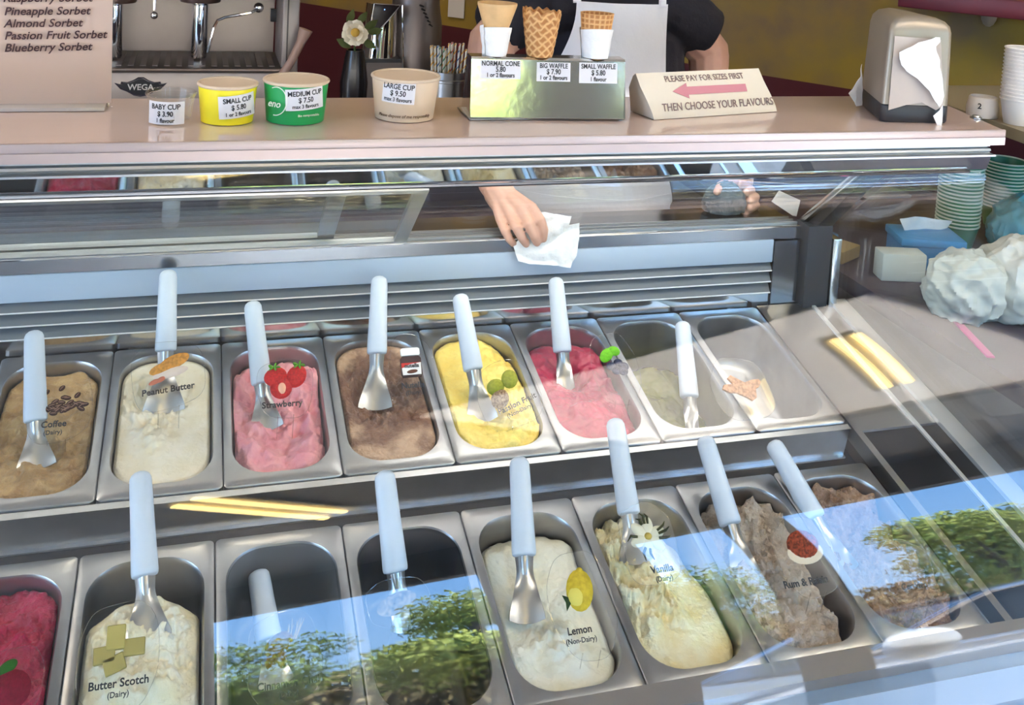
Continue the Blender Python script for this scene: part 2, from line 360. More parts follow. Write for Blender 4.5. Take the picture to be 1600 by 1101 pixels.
# ================================================================== THE DISPLAY CASE
XL, XR = -0.75, 1.46
case = thing('display_case', (0.4, -0.3, 0), 'steel and glass gelato display case with a pink-white top', 'display case')
PINK = mat('pink_white_top', (0.68, 0.53, 0.48), 0.07, spec=0.9, coat=0.4, noise_amt=0.05, nscale=5)
obj('counter_top', MB().prism([(XL-0.3, -0.170), (1.665, -0.170), (1.735, 0.150), (XL-0.3, 0.150)], 'Z', 1.316, 1.33), PINK, case)
mb = MB().prism([(XL-0.3, -0.176), (1.668, -0.176), (1.742, 0.153), (XL-0.3, 0.153)], 'Z', 1.300, 1.3155)
mb.bbox((XL-0.3, -0.1765, 1.3155), (1.668, -0.1705, 1.331), 0.002, 2)
obj('edge_band', mb, mat('satin_edge', (0.56, 0.44, 0.41), 0.42, 0.7), case)
mb = MB().prism([(-0.168, 1.300), (-0.168, 1.296), (-0.160, 1.296), (-0.160, 1.293), (-0.170, 1.292), (-0.172, 1.288), (-0.168, 1.285), (-0.172, 1.282), (-0.168, 1.279), (-0.12, 1.279), (-0.12, 1.300)], 'X', XL, 1.64)
obj('light_profile', mb, ALU, case)
obj('led_strip', MB().box((XL, -0.134, 1.2755), (1.45, -0.128, 1.2785)), mat('led_white', (1, 1, 1), 0.5, emit=((0.95, 1.0, 1.0), 8)), case)
obj('light_lip', MB().box((XL, -0.186, 1.2800), (1.64, -0.1685, 1.2835)), ALU, case)
ld = bpy.data.lights.new('case_led', 'AREA'); lo = bpy.data.objects.new('case_led', ld); COL.objects.link(lo)
ld.shape = 'RECTANGLE'; ld.size = 2.2; ld.size_y = 0.010; ld.energy = 1.7; ld.color = (1.0, 0.93, 0.82); lo.location = (0.37, -0.142, 1.2755); lo.rotation_euler = (radians(-14), 0, 0)
l2d = bpy.data.lights.new('apron_fill_light', 'AREA'); l2 = bpy.data.objects.new('apron_fill_light', l2d); COL.objects.link(l2)  # added lamp hidden under the counter, brightens the apron and hands
l2d.shape = 'RECTANGLE'; l2d.size = 2.0; l2d.size_y = 0.02; l2d.energy = 1.6; l2d.color = (1.0, 0.97, 0.92); l2.location = (0.45, 0.05, 1.296); l2.rotation_euler = (radians(30), 0, 0)
obj('mirror_panel', MB().prism([(-0.1690, 1.2785), (-0.1592, 1.2470), (-0.1562, 1.2470), (-0.166, 1.2785)], 'X', XL, 1.645), mat('mirror_steel', (0.72, 0.73, 0.74), 0.03, 1.0), case)
obj('glass_rail', MB().tube([(XL, -0.163, 1.2445), (1.60, -0.163, 1.2445)], 0.0034, 8), CHROME, case)
# inclined sliding doors of the operator side
S0 = Vector((0, 0.030, 1.088)); S1 = Vector((0, -0.150, 1.246)); SL = (S1-S0).length
def doorM(off): return frame(S0, (1, 0, 0), S1-S0) @ Matrix.Translation((0, 0, off))
def sliding_door(x0, x1, off, ws, handle=None):
    M = doorM(off); mb = MB()
    for lo, hi in (((x0, 0, -0.005), (x0+ws, SL, 0.005)), ((x1-ws, 0, -0.005), (x1, SL, 0.005)), ((x0+ws, 0, -0.005), (x1-ws, 0.016, 0.005)), ((x0+ws, SL-0.012, -0.005), (x1-ws, SL, 0.005))): mb.box(lo, hi, M)
    d = obj('sliding_door', mb, ALU, case)
    obj('pane', MB().box((x0+ws, 0.016, -0.002), (x1-ws, SL-0.012, 0.002), M), GLASS, d)
    if handle is not None:
        pts = [M @ Vector((handle-0.028+0.056*k/12, SL-0.030+0.016*sin(pi*k/12), 0.008+0.006*sin(pi*k/12))) for k in range(13)]
        obj('door_handle', MB().tube(pts, 0.0028, 8), CHROME, d)
sliding_door(XL, 0.372, -0.006, 0.030, 0.285)
sliding_door(-0.22, 0.506, 0.008, 0.024)
# sill, band, grille, back plate
obj('sill', MB().box((XL, 0.017, 1.079), (1.345, 0.15, 1.084)).box((XL, 0.012, 1.0585), (1.345, 0.017, 1.084)), mat('sill_steel', (0.30, 0.30, 0.31), 0.22, 1.0), case)
obj('sill_edge', MB().tube([(XL, 0.012, 1.0840), (1.345, 0.012, 1.0840)], 0.0022, 6), CHROME, case)
obj('sill_track', MB().box((XL, 0.028, 1.084), (1.345, 0.032, 1.088)).box((XL, 0.044, 1.084), (1.345, 0.048, 1.088)).box((XL, 0.062, 1.084), (1.345, 0.066, 1.088)), ALU, case)
obj('white_band', MB().bbox((XL, 0.010, 1.0095), (1.282, 0.020, 1.058), 0.002), mat('pale_blue_band', (0.40, 0.49, 0.61), 0.4), case)
mb = MB()
for k in range(3):
    z = 0.944+k*0.0235
    mb.prism([(0.010, z), (0.013, z-0.001), (0.025, z+0.014), (0.025, z+0.022), (0.014, z+0.006)], 'X', XL, 1.282)
obj('air_grille', mb, mat('grille_grey', (0.10, 0.122, 0.145), 0.45, 0.1), case)
mb = MB()
for k in range(3): mb.tube([(XL, 0.0105, 0.9445+k*0.0235), (1.282, 0.0105, 0.9445+k*0.0235)], 0.0014, 6)
obj('grille_edge', mb, mat('grille_edge_light', (0.82, 0.84, 0.87), 0.3, 0.4), case)
obj('back_plate', MB().box((XL, 0.024, 0.86), (1.345, 0.03, 1.079)).box((XL, 0.014, 0.86), (1.282, 0.020, 0.9425)), mat('mirror_plate', (0.62, 0.62, 0.64), 0.10, 1.0), case)
obj('end_plate', MB().box((1.2835, 0.008, 0.90), (1.343, 0.013, 1.055)), mat('end_plate_steel', (0.34, 0.36, 0.38), 0.14, 1.0), case)
# end post with its sloping jamb
PM = mat('dark_post', (0.035, 0.04, 0.05), 0.35, 0.3)
obj('end_post', MB().box((1.348, -0.012, 0.86), (1.405, 0.035, 1.09)).prism([(-0.012, 1.09), (0.035, 1.09), (0.035, 1.098), (-0.13, 1.243), (-0.165, 1.243)], 'X', 1.366, 1.402), PM, case)
obj('post_trim', MB().bbox((1.408, -0.016, 0.86), (1.428, 0.03, 1.062), 0.003).bbox((1.352, -0.0, -0.006), (1.366, SL, 0.006), 0.002, 2, doorM(0)), mat('post_trim_grey', (0.62, 0.64, 0.66), 0.22, 1.0), case)
# frame that carries the pans
def prow(x0, x1, y0, y1, z0, z1): return MB().box((x0, y0, z0), (x1, y1, z1), PAN)
obj('cross_rail', prow(XL, 1.246, -0.349, -0.343, -0.060, -0.004).merge(prow(XL, 1.246, -0.356, -0.343, -0.063, -0.060)).merge(prow(XL, 1.246, -0.352, -0.340, -0.0055, -0.0025)), STEEL, case)
obj('front_rim', prow(XL, XR+0.01, -0.775, -0.742, -0.05, 0.004), mat('rim_steel', (0.46, 0.44, 0.43), 0.3, 1.0), case)
obj('well', prow(XL, XR, -0.742, 0.02, -0.30, -0.29).merge(prow(XL, XR, -0.742, -0.737, -0.29, -0.05)), mat('well_dark', (0.05, 0.055, 0.07), 0.3, 0.5), case)
mb = prow(1.249, XR, -0.360, 0.004, -0.006, -0.001)
mb.merge(prow(1.249, 1.262, -0.742, 0.004, -0.03, -0.001))
obj('end_shelf', mb, mat('deck_steel', (0.40, 0.39, 0.39), 0.3, 1.0), case)
mb = prow(1.418, 1.456, -0.742, 0.0, -0.002, 0.006)
mb.merge(prow(1.37, 1.378, -0.742, 0.0, -0.001, 0.003))
obj('end_rail', mb, mat('rail_grey', (0.74, 0.75, 0.76), 0.35, 0.7), case)
# curved front glass: an arc from under the top down to the front
GCY, GCZ, GR = -0.1179, 0.5671, 0.6796
def garc(e, r):
    if e >= 22: return (GCY-r*cos(radians(e)), GCZ+r*sin(radians(e)))
    r2 = r+0.62; k = radians(22)                              # flatter towards the bottom
    return (GCY-r*cos(k)+r2*(cos(k)-cos(radians(e))), GCZ+r*sin(k)-r2*(sin(k)-sin(radians(e))))
A = [85.4-k*(85.4-11)/48 for k in range(49)]
poly = [garc(e, GR) for e in A]+[garc(e, GR-0.006) for e in A[::-1]]
mb = MB(); n = 49
for xx in (XL, 1.62):
    mb.v += [Vector((xx, *garc(e, GR))) for e in A]+[Vector((xx, *garc(e, GR-0.006))) for e in A]
for k in range(n-1):
    for (a, b) in ((k, k+1),): mb.f += [(a, b, 2*n+b, 2*n+a), (n+b, n+a, 3*n+a, 3*n+b), (b, a, n+a, n+b), (2*n+a, 2*n+b, 3*n+b, 3*n+a)]
mb.f += [(0, 2*n, 3*n, n), (n-1, 2*n-1, 4*n-1, 3*n-1)]; mb.sm = [True]*len(mb.f)
obj('front_glass', mb, GLASS, case, sharp=50)
mb = MB().prism([garc(e, GR-0.010) for e in A]+[(-0.17+0.02, 0.64), (0.03, 0.90), (0.03, 1.085), (-0.15, 1.243)], 'X', XR-0.012, XR-0.006)
obj('end_glass', mb, GLASS, case)
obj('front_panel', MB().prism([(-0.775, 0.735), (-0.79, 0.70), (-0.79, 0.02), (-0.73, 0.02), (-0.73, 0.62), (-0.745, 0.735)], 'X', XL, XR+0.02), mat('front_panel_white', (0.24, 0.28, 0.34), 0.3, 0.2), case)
obj('cabinet_body', MB().box((XL, -0.73, 0.02), (XR, 0.02, 0.55)), mat('cabinet_grey', (0.35, 0.36, 0.38), 0.5), case)

# ================================================================== PANS, ICE CREAM
def rr(cx, cy, w, h, r, nc=8, ns=6):
    """rounded rectangle loop, counter-clockwise"""
    pts = []; cs = [(cx+w/2-r, cy+h/2-r, 0), (cx-w/2+r, cy+h/2-r, 90), (cx-w/2+r, cy-h/2+r, 180), (cx+w/2-r, cy-h/2+r, 270)]
    for k in range(4):
        x, y, a = cs[k]
        arc = [(x+r*cos(radians(a+90*i/nc)), y+r*sin(radians(a+90*i/nc))) for i in range(nc+1)]
        pts += arc
        x2, y2, a2 = cs[(k+1) % 4]; q = (x2+r*cos(radians(a2)), y2+r*sin(radians(a2)))
        for i in range(1, ns): pts.append((arc[-1][0]+(q[0]-arc[-1][0])*i/ns, arc[-1][1]+(q[1]-arc[-1][1])*i/ns))
    return pts
PW = 0.1765
def slot(row, i):
    """centre x, back y, length, height of a pan slot in pan-plane units"""
    if row == 0: return (i+0.5)*PITCH, 0.0, 0.337, 0.0
    return (i+0.5)*PITCH-0.012, -0.4155, 0.324, -0.0145
def make_pan(row, i, label, inner=None):
    cx, yb, L, z = slot(row, i); cy = yb-L/2
    loops = [(PW, L, 0.008, -0.010), (PW, L, 0.008, -0.0015), (PW-0.003, L-0.003, 0.008, 0.0),
             (PW-0.026, L-0.042, 0.054, 0.0005), (PW-0.029, L-0.045, 0.053, -0.002), (PW-0.031, L-0.047, 0.052, -0.008),
             (PW-0.044, L-0.060, 0.050, -0.100), (PW-0.052, L-0.068, 0.048, -0.110), (PW-0.075, L-0.091, 0.030, -0.114)]
    mb = MB(); n = None
    for w, h, r, zz in loops:
        p = rr(cx, cy, w, h, r); n = len(p); mb.v += [PAN @ Vector((x, y, z+zz)) for x, y in p]
    for k in range(len(loops)-1):
        for j in range(n): mb.f.append((k*n+j, k*n+(j+1) % n, (k+1)*n+(j+1) % n, (k+1)*n+j))
    b = (len(loops)-1)*n; mb.f.append(tuple(range(b, b+n)))
    mb.sm = [True]*len(mb.f)
    o = obj('ice_cream_pan', mb, STEELS, None, origin=PAN @ Vector((cx, cy, z-0.114)), sharp=50)
    if inner:
        o.data.materials.append(inner)
        for f_ in o.data.polygons:
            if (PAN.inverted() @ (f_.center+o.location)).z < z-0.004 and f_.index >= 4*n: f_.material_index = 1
    return tag(o, label, 'ice cream pan', 'gelato pans of the back row' if row == 0 else 'gelato pans of the front row')
def make_ice(row, i, label, hf, col, col2=None, nz=0.5, ns=60, rough=0.45, cf=None, bump=0.35, bscale=120, name='ice_cream'):
    cx, yb, L, z = slot(row, i); cy = yb-L/2
    w, h = PW-0.0335, L-0.0495
    mb = MB(); R = 44; p = rr(cx, cy, w, h, 0.051, 14, 12); n = len(p)
    # evenly spaced boundary
    acc = [0]
    for k in range(n): a, b = p[k], p[(k+1) % n]; acc.append(acc[-1]+sqrt((a[0]-b[0])**2+(a[1]-b[1])**2))
    N = 150; q = []
    k = 0
    for j in range(N):
        s = acc[-1]*j/N
        while acc[k+1] < s: k += 1
        t = (s-acc[k])/max(1e-9, acc[k+1]-acc[k]); a, b = p[k], p[(k+1) % n]
        q.append((a[0]+(b[0]-a[0])*t, a[1]+(b[1]-a[1])*t))
    def H(x, y): return hf((x-cx)/(w/2), (y-cy)/(h/2), x, y)
    for ri in range(R):
        r = 1-ri/R
        for (x, y) in q:
            hh = H(cx+(x-cx)*r, cy+(y-cy)*r)
            shrink = 1-max(0, -hh)*0.10/ (w/2) if r > 0.97 else 1
            hh -= 0.004*smst(0.93, 1.0, r)
            mb.v.append(PAN @ Vector((cx+(x-cx)*r*(1-max(0, -hh)*0.9*r*0.11/(w/2)), cy+(y-cy)*r*(1-max(0, -hh)*0.9*r*0.11/(h/2)), z+hh)))
    mb.v.append(PAN @ Vector((cx, cy, z+H(cx, cy)))); c = len(mb.v)-1
    for ri in range(R-1):
        for j in range(N): mb.f.append((ri*N+j, ri*N+(j+1) % N, (ri+1)*N+(j+1) % N, (ri+1)*N+j))
    for j in range(N): mb.f.append(((R-1)*N+j, (R-1)*N+(j+1) % N, c))
    b = len(mb.v)
    for (x, y) in q: mb.v.append(PAN @ Vector((cx+(x-cx)*0.80, cy+(y-cy)*0.86, z-0.112)))
    for j in range(N): mb.f.append((b+j, b+(j+1) % N, (j+1) % N, j))
    mb.f.append(tuple(range(b+N-1, b-1, -1)))
    mb.sm = [True]*len(mb.f)
    M = mat('gelato_'+label.split()[0]+str(i)+str(row), col, rough, noise_amt=nz if not col2 else 1, nscale=ns, col2=col2, bump=bump, bscale=bscale, spec=0.4)
    o = obj(name, mb, M, None, origin=PAN @ Vector((cx, cy, z-0.112)), sharp=180)
    return tag(o, label, 'ice cream')
def ridg(x, y, s, a=0.0, k=1.0):
    return 1.5*ridg_(x, y, s, a, k)+0.4*ridg_(x, y, s*2.3, a+0.9, k)
def ridg_(x, y, s, a=0.0, k=1.0):
    c, s_ = cos(a), sin(a); X = x*c-y*s_; Y = x*s_+y*c
    return 1-abs(noise.noise(Vector((X*s, Y*s*k, 3.1))))*2
def lump(x, y, s, seed=0): return 1.8*fbm((x*s, y*s, seed), 5)+0.30*fbm((x*s*4, y*s*4, seed+3), 3)
def g2(u, v, a, b, su, sv): return math.exp(-((u-a)/su)**2-((v-b)/sv)**2)
# surface shapes: u to the right, v to the back, both -1..1
def h_coffee(u, v, x, y):
    r = 0.5+0.5*g2(u, v, -0.1, -0.2, 0.9, 0.9)
    return -0.016+0.006*lump(x, y, 24, 1)*r+0.004*ridg(x, y, 38, 0.5)*r-0.012*g2(u, v, 0.1, -0.35, 0.55, 0.22)+0.008*g2(u, v, 0, -0.72, 0.9, 0.2)-0.004*smst(0.6, 1, v)
def h_peanut(u, v, x, y):
    m = smst(0.1, 0.8, g2(u, v, -0.25, 0.25, 0.75, 0.55))+0.7*g2(u, v, -0.15, -0.40, 0.30, 0.22)
    return -0.008+m*(0.004*lump(x, y, 60, 2)+0.004*ridg(x, y, 55, 1))-0.012*g2(u, v, -0.05, 0.12, 0.5, 0.25)+0.006*g2(u, v, -0.2, -0.36, 0.28, 0.18)
def h_straw(u, v, x, y):
    a = atan2(v+0.15, u+0.05); d = sqrt(u*u+(v+0.1)**2)
    return -0.014+0.006*lump(x, y, 20, 5)+0.006*sin(d*11+a*1.2+lump(x, y, 14, 9)*2)*smst(0.1, 0.5, d)+0.0035*ridg(x, y, 40, 0.8, 0.6)-0.018*g2(u, v, 0.1, -0.15, 0.5, 0.35)-0.018*smst(0.55, 0.95, v)
def h_nut(u, v, x, y):
    c = smst(0.15, 0.6, g2(u, v, 0, 0.18, 0.95, 0.7))
    return -0.006-0.016*c+c*(0.005*lump(x, y, 45, 7)+0.005*ridg(x, y, 60, 0.3))+0.010*g2(u, v, 0.1, -0.33, 0.6, 0.18)-0.010*g2(u, v, -0.2, -0.1, 0.35, 0.15)
def h_pass(u, v, x, y):
    m = smst(0, 0.5, u)*0.8+0.8*g2(u, v, 0, -0.7, 0.9, 0.3)
    return -0.008+m*(0.004*lump(x, y, 55, 11)+0.003*ridg(x, y, 70, 0.2))+0.003*lump(x, y, 16, 3)-0.010*g2(u, v, -0.1, -0.35, 0.4, 0.25)-0.022*g2(u, v, 1.0, 0.75, 0.45, 0.35)
def h_blue(u, v, x, y):
    return -0.026+0.004*lump(x, y, 22, 13)+0.004*ridg(x, y, 30, 0.9, 0.6)-0.020*g2(u, v, -0.05, 0.25, 0.5, 0.35)+0.010*g2(u, v, -0.2, -0.5, 0.8, 0.4)-0.012*smst(0.5, 1, v)+0.004*g2(u, v, 0.2, 0.3, 0.3, 0.3)*lump(x, y, 60, 2)
def h_rasp(u, v, x, y):
    return -0.020+0.008*lump(x, y, 20, 17)+0.005*ridg(x, y, 32, 0.7, 0.5)+0.002*ridg(x, y, 60, 1.9)-0.02*smst(0.3, 1.0, v)*smst(0.5, -0.6, u)
def h_butter(u, v, x, y):
    d = sqrt((u/1.0)**2+((v-0.05)/0.62)**2)
    m = smst(1.1, 0.7, d)
    return -0.014+m*(0.008*lump(x, y, 26, 19)+0.005*ridg(x, y, 50, 0.5)+0.010)-0.075*smst(0.60, 1.02, v+0.25*u*u)-0.018*g2(u, v, 0.05, -0.05, 0.45, 0.18)+0.003*lump(x, y, 12, 4)
def h_lemon(u, v, x, y):
    return -0.020+0.004*lump(x, y, 18, 23)+0.007*g2(u, v, 0, -0.42, 0.5, 0.25)*lump(x, y, 60, 5)-0.010*g2(u, v, -0.15, -0.15, 0.45, 0.3)-0.016*smst(0.65, 1, v)+0.012*g2(u, v, -0.1, -0.45, 0.45, 0.2)-0.008*g2(u, v, -0.55, 0.3, 0.15, 0.5)
def h_van(u, v, x, y):
    m = smst(0.5, -0.2, u)*smst(-0.75, -0.2, v)
    return -0.024+m*(0.012*lump(x, y, 38, 29)+0.005*ridg(x, y, 70, 1))+0.008*m-0.018*smst(0.55, 1, v)-0.022*smst(0.5, 0.9, u)*smst(-0.2, 0.5, v)
def h_rum(u, v, x, y):
    m = 0.6+0.4*smst(-0.2, 0.2, v)
    fold = 0.008*sin((u*0.8+v*0.6)*16+2*lump(x, y, 14, 2))*smst(0, 0.5, u)*smst(0.1, -0.6, v)
    return -0.020+0.012*lump(x, y, 34, 31)*m+0.004*ridg(x, y, 70, 0.4)-0.030*g2(u, v, 0.1, 0.35, 0.9, 0.22)-0.010*smst(0.7, 1, v)+fold-0.045*smst(0.72, 1.0, u)*smst(0.2, -0.4, v)
def h_cook(u, v, x, y):
    return -0.024+0.010*lump(x, y, 40, 37)+0.006*ridg(x, y, 60, 0.9)-0.028*g2(u, v, 0.1, 0.2, 0.8, 0.3)
P0 = ['steel pan holding the coffee coloured ice cream at the left edge', 'steel pan holding the smooth ivory peanut ice cream', 'steel pan holding the pink strawberry ice cream',
      'steel pan holding the brown hazelnut chocolate ice cream', 'steel pan holding the yellow passion fruit ice cream', 'steel pan holding the purple red berry ice cream in the back row',
      'steel pan with olive dregs beside the purple red ice cream', 'empty steel pan at the right end of the back row']
P1 = ['steel pan holding the crimson sorbet in the bottom left corner', 'steel pan holding the creamy butterscotch ice cream', 'empty steel pan beside the butterscotch, with the cinnamon card',
      'empty dark steel pan between the cinnamon card pan and the lemon', 'steel pan holding the white lemon ice cream', 'steel pan holding the yellowish vanilla ice cream',
      'steel pan holding the beige rum and raisin ice cream', 'steel pan holding the brown cookie ice cream at the right end']
DARKIN = mat('dimmed_pan_inside', (0.13, 0.13, 0.13), 0.45, 0.5); BLACKIN = mat('black_pan_inside', (0.016, 0.016, 0.020), 0.35)  # cinnamon pan: dim reflected surroundings put into the inside colour
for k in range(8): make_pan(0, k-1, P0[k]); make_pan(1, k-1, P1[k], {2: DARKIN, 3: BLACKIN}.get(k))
make_ice(0, -1, 'tan coffee ice cream, rough and scooped, at the left edge', h_coffee, (0.56, 0.36, 0.16), (0.36, 0.20, 0.075), ns=35)
make_ice(0, 0, 'ivory peanut ice cream, mostly smooth with a ragged middle', h_peanut, (0.88, 0.78, 0.62), (0.82, 0.70, 0.49), ns=30, bump=0.15)
make_ice(0, 1, 'pink strawberry ice cream in swirled folds', h_straw, (0.85, 0.38, 0.40), (0.78, 0.28, 0.32), ns=30, bump=0.2)
def hazel(): 
    return None
ic = make_ice(0, 2, 'brown hazelnut chocolate ice cream with a paler rim', h_nut, (0.24, 0.12, 0.07), (0.17, 0.075, 0.045), ns=45)
make_ice(0, 3, 'bright yellow passion fruit ice cream', h_pass, (0.92, 0.74, 0.20), (0.88, 0.62, 0.12), ns=22, bump=0.2)
make_ice(0, 4, 'purple red berry sorbet with a dark scooped hollow', h_blue, (0.48, 0.05, 0.10), (0.30, 0.02, 0.06), ns=18, rough=0.3, bump=0.1)
make_ice(0, 5, 'olive green dregs at the bottom of the pan', lambda u, v, x, y: -0.098+0.006*lump(x, y, 14, 3)+0.02*smst(0.75, 1, abs(u)), (0.20, 0.19, 0.035), (0.10, 0.10, 0.02), ns=12, rough=0.15, bump=0.0, name='melted_ice_cream')
make_ice(1, -1, 'crimson raspberry sorbet with ridged surface', h_rasp, (0.45, 0.012, 0.065), (0.30, 0.006, 0.035), ns=28, rough=0.35)
make_ice(1, 0, 'cream coloured butterscotch ice cream mounded below the scoop', h_butter, (0.85, 0.80, 0.66), (0.82, 0.72, 0.46), ns=22, bump=0.2)
make_ice(1, 3, 'white lemon ice cream with a scooped centre', h_lemon, (0.82, 0.80, 0.70), (0.76, 0.72, 0.55), ns=20, bump=0.15)
make_ice(1, 4, 'yellowish vanilla ice cream, crumbly on its left side', h_van, (0.85, 0.79, 0.56), (0.80, 0.66, 0.33), ns=26, bump=0.3)
make_ice(1, 5, 'beige rum and raisin ice cream in chunky folds', h_rum, (0.52, 0.42, 0.33), (0.40, 0.30, 0.22), ns=30, bump=0.5)
make_ice(1, 6, 'brown cookie ice cream, rough, partly under the sky reflection', h_cook, (0.36, 0.22, 0.14), (0.22, 0.12, 0.075), ns=30, bump=0.5)
# the pale smooth rim of the hazelnut ice cream is its own colour: vertex-independent mask by local position
M = ic.data.materials[0]; N = M.node_tree.nodes; L = M.node_tree.links; P = N['Principled BSDF']
src = P.inputs['Base Color'].links[0].from_socket
at_ = N.new('ShaderNodeVertexColor'); at_.layer_name = 'rim'
mxn = N.new('ShaderNodeMix'); mxn.data_type = 'RGBA'; L.new(at_.outputs['Color'], mxn.inputs[0]); L.new(src, mxn.inputs[6]); mxn.inputs[7].default_value = (0.56, 0.36, 0.23, 1); L.new(mxn.outputs[2], P.inputs['Base Color'])
va = ic.data.color_attributes.new('rim', 'FLOAT_COLOR', 'POINT'); PI = PAN.inverted(); cx, yb, Ln, z = slot(0, 2)
for k, v in enumerate(ic.data.vertices):
    q = PI @ (v.co+ic.location); u = (q.x-cx)/0.0715; w = (q.y-(yb-Ln/2))/0.144
    c = 1-smst(0.05, 0.5, g2(u, w, 0, 0.12, 1.0, 0.75)+0.25*lump(q.x, q.y, 25, 6)); va.data[k].color = (c, c, c, 1)

# ================================================================== SCOOPS
SCOOPM = mat('scoop_steel', (0.46, 0.46, 0.455), 0.30, 1.0)
def scoop(top, neck, tip, h, bw, label, hw=None, kL=1.05, curl=0.0, bend=None):
    T = gp(*tip, h); d = ray(*top)
    t0 = (T-CAM).dot(d); foot = CAM+d*t0; dm = (foot-T).length; Ln = dm*kL
    off = sqrt(max(0, Ln*Ln-dm*dm)); top3 = foot+d*off         # leaning away, towards the rear rim
    if (CAM+d*(t0-off)).z > top3.z+0.5: top3 = CAM+d*(t0-off)
    ax = (top3-T).normalized()
    # neck: where the handle ends, at the same share of the length as in the photo
    fr = (Vector(neck)-Vector(tip)).length/(Vector(top)-Vector(tip)).length
    nk = T+ax*(Ln*fr)
    wx = ax.cross(d).normalized()
    if wx.dot(RGT) < 0: wx = -wx
    nrm = wx.cross(ax)                                       # towards the viewer?
    if nrm.dot(d) > 0: nrm = -nrm
    t = thing('ice_cream_scoop', T, label, 'ice cream scoop', 'white handled scoops')
    hw = hw or 0.0165; Lh = (top3-nk).length
    prof = [(0.0, 0.60), (0.004, 0.80), (0.010, 0.97), (0.02, 1.03), (0.05, 1.06), (0.25, 1.02), (0.55, 0.95), (0.85, 0.92), (0.93, 0.88), (0.965, 0.74), (0.988, 0.48), (1.0, 0.12)]
    M = Matrix.Identity(4)
    for k in range(3): M[k][0] = wx[k]; M[k][1] = nrm[k]; M[k][2] = ax[k]; M[k][3] = nk[k]
    S = Matrix.Diagonal((1, 0.72, 1, 1))
    obj('handle', MB().lathe([(hw*r, Lh*s) for s, r in prof], 24, M @ S), WHITEP, t, sharp=60)
    Lb = (nk-T).length; nu, nv = 12, 16
    def bl(u, v):
        # v 0 at handle -> 1 at tip ; u across
        a = (u-0.5)*2
        wv = 0.0125*(1-0.16*smst(0.0, 0.3, v)*(1-smst(0.3, 0.5, v)))+(bw/2-0.0125)*smst(0.38, 1.0, v)**0.9
        cup = -(0.0105*(1-0.75*smst(0.1, 0.75, v)))*(a*a)+0.010*smst(0.45, 0.95, v)*(a*a)
        tipcut = -0.004*(a*a)*smst(0.8, 1, v)
        back = -0.012*smst(0.4, 1, v)*curl
        return nk+ax*(0.012-(Lb+0.018)*v-tipcut)+wx*(a*wv)+nrm*(cup+0.004+back)
    obj('blade', MB().sheet(bl, nu, nv, 0.0016), SCOOPM, t, sharp=60)
    obj('shank', MB().tube([nk+ax*0.006, nk-ax*Lb*0.30, nk-ax*Lb*0.55-nrm*0.004], [0.0075, 0.0062, 0.003], 10), SCOOPM, t)
    return t
scoop((53, 516), (54, 662), (57, 728), -0.018, 0.055, 'white handled scoop standing in the coffee ice cream')
scoop((263, 421), (259, 552), (256, 640), -0.014, 0.066, 'white handled scoop standing in the peanut ice cream', kL=1.02)
scoop((394, 470), (408, 603), (417, 668), -0.022, 0.054, 'white handled scoop standing in the strawberry ice cream')
scoop((593, 431), (592, 557), (586, 636), -0.022, 0.058, 'white handled scoop standing in the hazelnut chocolate ice cream')
scoop((718, 459), (740, 582), (754, 656), -0.016, 0.054, 'white handled scoop standing in the yellow ice cream')
scoop((868, 433), (878, 553), (884, 606), -0.040, 0.034, 'white handled scoop standing in the purple red sorbet', kL=1.03)
scoop((1066, 502), (1078, 624), (1082, 672), -0.060, 0.024, 'white handled scoop standing in the pan of olive dregs', kL=1.12)
scoop((219, 736), (223, 907), (231, 998), -0.022, 0.058, 'white handled scoop standing in the butterscotch ice cream')
scoop((403, 891), (424, 1005), (432, 1070), -0.085, 0.046, 'white handled scoop low in the empty cinnamon pan', kL=1.12)
scoop((600, 734), (622, 897), (628, 980), -0.055, 0.026, 'white handled scoop standing in the empty dark pan', kL=1.0)
scoop((811, 713), (818, 875), (824, 968), -0.026, 0.050, 'white handled scoop standing in the white lemon ice cream')
scoop((960, 653), (984, 808), (994, 876), -0.026, 0.050, 'white handled scoop standing in the vanilla ice cream')
scoop((1100, 681), (1142, 825), (1166, 900), -0.045, 0.046, 'white handled scoop standing in the rum and raisin ice cream')
scoop((1206, 689), (1272, 818), (1322, 893), -0.045, 0.044, 'white handled scoop leaning in the brown cookie ice cream')

